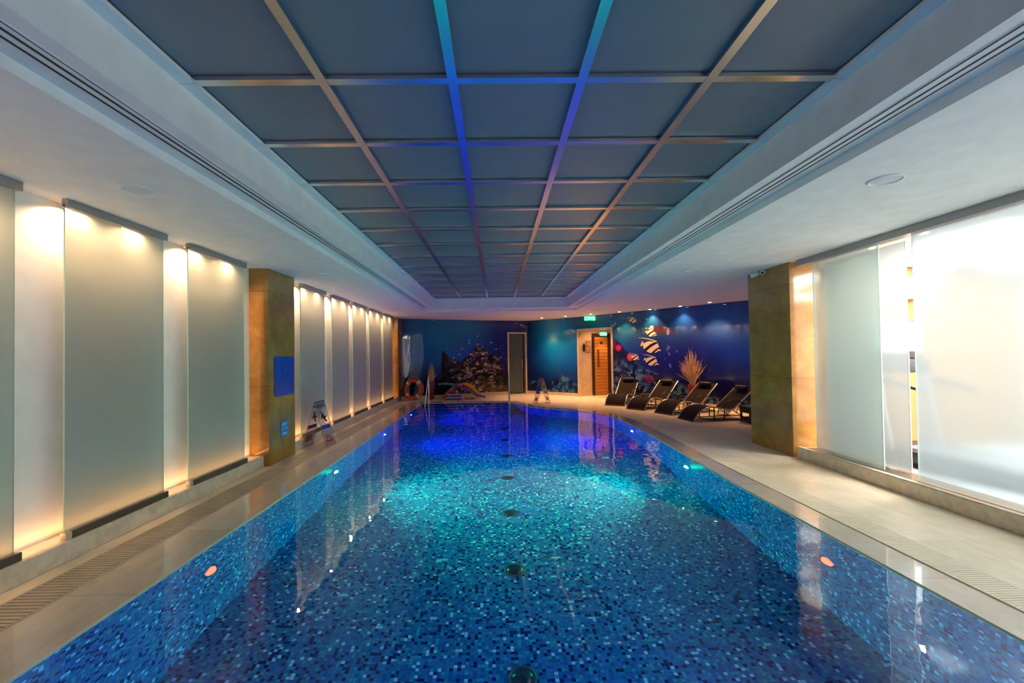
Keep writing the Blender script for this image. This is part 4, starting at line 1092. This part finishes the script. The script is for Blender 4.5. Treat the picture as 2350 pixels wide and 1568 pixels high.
# ------------------------------------------------------------------ loungers
def make_lounger():
    t = thing('sun_lounger', '', 'sun lounger', (0, 0, 0), 0, 'sun loungers in front of the mural')
    prof = [(0, .012), (.10, .15), (.22, .245), (.36, .29), (.52, .285), (.70, .245), (.86, .215), (.95, .23)]
    # x = along, y = across
    def cat(P, m=5):
        P = [Vector((p[0], 0, p[1])) for p in P]; out = []
        for i in range(len(P) - 1):
            p0, p1, p2, p3 = P[max(i - 1, 0)], P[i], P[i + 1], P[min(i + 2, len(P) - 1)]
            for j in range(m):
                u = j / m; out.append(.5 * ((2 * p1) + (p2 - p0) * u + (2 * p0 - 5 * p1 + 4 * p2 - p3) * u * u + (3 * p1 - p0 - 3 * p2 + p3) * u ** 3))
        out.append(P[-1]); return out
    seat = cat(prof); wd = .27
    def sheet(pts, w, th=.006):
        m = MB(); n_ = len(pts)
        vs = []
        for p in pts:
            vs += [(p.x, -w, p.z), (p.x, w, p.z), (p.x, w, p.z - th), (p.x, -w, p.z - th)]
        fs_ = []
        for i in range(n_ - 1):
            for q in range(4): fs_.append((4 * i + q, 4 * i + (q + 1) % 4, 4 * i + 4 + (q + 1) % 4, 4 * i + 4 + q))
        fs_ += [(0, 1, 2, 3), tuple(4 * (n_ - 1) + q for q in (3, 2, 1, 0))]
        m.add(vs, fs_, 0, True); return m
    sheet(seat, wd - .012).build('seat', M['mesh'], t)
    b0, b1 = Vector((.93, 0, .225)), Vector((1.45, 0, .66))
    back = [b0.lerp(b1, k / 6) for k in range(7)]
    sheet(back, wd - .012).build('backrest', M['mesh'], t)
    for s in (-1, 1):
        m = MB(); m.tube([(p.x, s * wd, p.z - .002) for p in seat], .013, 8); m.build('side_rail', M['alu'], t)
        m = MB(); m.tube([(p.x, s * wd, p.z) for p in back], .013, 8); m.build('back_rail', M['alu'], t)
        m = MB(); m.tube([(.66, s * (wd + .02), .26), (.74, s * (wd + .03), .37), (.86, s * (wd + .03), .42), (1.0, s * (wd + .03), .41), (1.10, s * (wd + .02), .36)], .012, 8); m.build('armrest', M['black'], t)
        m = MB(); m.tube([(.50, s * .24, .275), (.50, s * .24, .015)], .012, 8); m.build('leg', M['black'], t)
        m = MB(); m.tube([(.74, s * .24, .235), (.74, s * .24, .015)], .012, 8); m.build('leg', M['black'], t)
        m = MB(); m.tube([(.92, s * .24, .22), (1.06, s * .24, .13), (1.22, s * .24, .03), (1.40, s * .24, .015)], .012, 8); m.build('rear_leg', M['alu'], t)
        m = MB(); m.tube([(1.02, s * .235, .155), (1.16, s * .24, .41)], .009, 8); m.build('back_strut', M['alu'], t)
    m = MB(); m.tube([(0.0, -wd, .013), (0.0, wd, .013)], .013, 8); m.build('foot_bar', M['black'], t)
    m = MB(); m.tube([(1.45, -wd, .66), (1.45, wd, .66)], .012, 8); m.build('head_bar', M['black'], t)
    m = MB(); m.tube([(.42, -.24, .02), (.42, .24, .02), (1.40, .24, .018), (1.40, -.24, .018)], .010, 6, closed=True); m.build('base_frame', M['black'], t)
    m = MB(); c0 = b0.lerp(b1, .86) + Vector((-.035, 0, .05))
    m.tube([(c0.x, y_, c0.z) for y_ in (-.165, -.16, -.14, 0, .14, .16, .165)], [.03, .042, .05, .052, .05, .042, .03], 14); pil = m.build('pillow', M['pillow'], t)
    m = MB(); m.box(c0.x + .02, c0.x + .10, -.10, -.08, c0.z - .01, c0.z + .0); m.box(c0.x + .02, c0.x + .10, .08, .10, c0.z - .01, c0.z); m.build('strap', M['black'], pil)
    return t
lo = make_lounger()
ls = [((3.17, 11.66), 33, 'dark reclining sun lounger nearest the sauna recess'), ((3.45, 10.80), 55, 'second dark sun lounger from the sauna recess'), ((3.83, 9.98), 67, 'dark sun lounger in front of the red vase'), ((3.94, 9.05), 80, 'dark sun lounger partly hidden by the right marble pillar')]
for k, ((x, y), a, l) in enumerate(ls):
    o = lo if k == 0 else copy_tree(lo)
    o.location = (x, y, 0); o.rotation_euler = (0, 0, math.radians(90 - a)); o['label'] = l
# round side tables
tb = None
for (x, y, k_, l) in ((4.14, 11.92, 1.0, 'round black side table between the first and second loungers'), (4.77, 10.80, .78, 'round black side table between the second and third loungers'), (5.14, 9.75, .95, 'round black side table between the third and fourth loungers')):
    if tb is None:
        tb = thing('side_table', l, 'side table', (x, y, 0), 0, 'round black side tables')
        m = MB(); m.lathe([(0, .285), (.185, .285), (.20, .28), (.20, .262), (.185, .255), (0, .255)], 36); m.build('table_top', M['black'], tb)
        for q in range(3):
            a = 2 * PI * q / 3 + .4; m = MB(); m.tube([(.10 * math.cos(a), .10 * math.sin(a), .256), (.15 * math.cos(a), .15 * math.sin(a), .012)], .011, 8); m.build('leg', M['black'], tb)
        m = MB(); m.tube([(.14 * math.cos(2 * PI * k / 24), .14 * math.sin(2 * PI * k / 24), .08) for k in range(24)], .007, 6, closed=True); m.build('brace_ring', M['black'], tb)
        o = tb
    else:
        o = copy_tree(tb); o.location = (x, y, 0)
    o.scale = (k_, k_, .9 if k_ < .9 else 1); o['label'] = l
t = thing('low_stool', 'square black low stool with shelf beside the right pillar', 'stool', (5.08, 8.62, 0), math.radians(8))
m = MB(); m.rbox(-.15, .15, -.15, .15, .20, .335, .012); m.build('seat', M['black'], t)
for sx in (-1, 1):
    for sy in (-1, 1):
        m = MB(); m.box(sx * .125 - .015, sx * .125 + .015, sy * .125 - .015, sy * .125 + .015, .0, .20); m.build('leg', M['dwood'], t)
m = MB(); m.rbox(-.14, .13, -.14, .10, .012, .115, .01); m.build('lower_box', M['black'], t)

# ------------------------------------------------------------------ world and colour management
wd_ = bpy.data.worlds.new('world'); S.world = wd_; wd_.use_nodes = True
bg = wd_.node_tree.nodes['Background']; bg.inputs[0].default_value = (.02, .025, .03, 1); bg.inputs[1].default_value = .2
S.view_settings.view_transform = 'Standard'; S.view_settings.look = 'None'; S.view_settings.gamma = 1.0
S.view_settings.exposure = 0.75
S.view_settings.use_curve_mapping = False
cy_ = S.cycles
cy_.use_denoising = True
cy_.max_bounces = 14; cy_.diffuse_bounces = 4; cy_.glossy_bounces = 5; cy_.transmission_bounces = 8; cy_.transparent_max_bounces = 16
cy_.sample_clamp_indirect = 6.0
cy_.caustics_reflective = False; cy_.caustics_refractive = True
cy_.blur_glossy = .5
cy_.use_adaptive_sampling = True; cy_.adaptive_threshold = .04
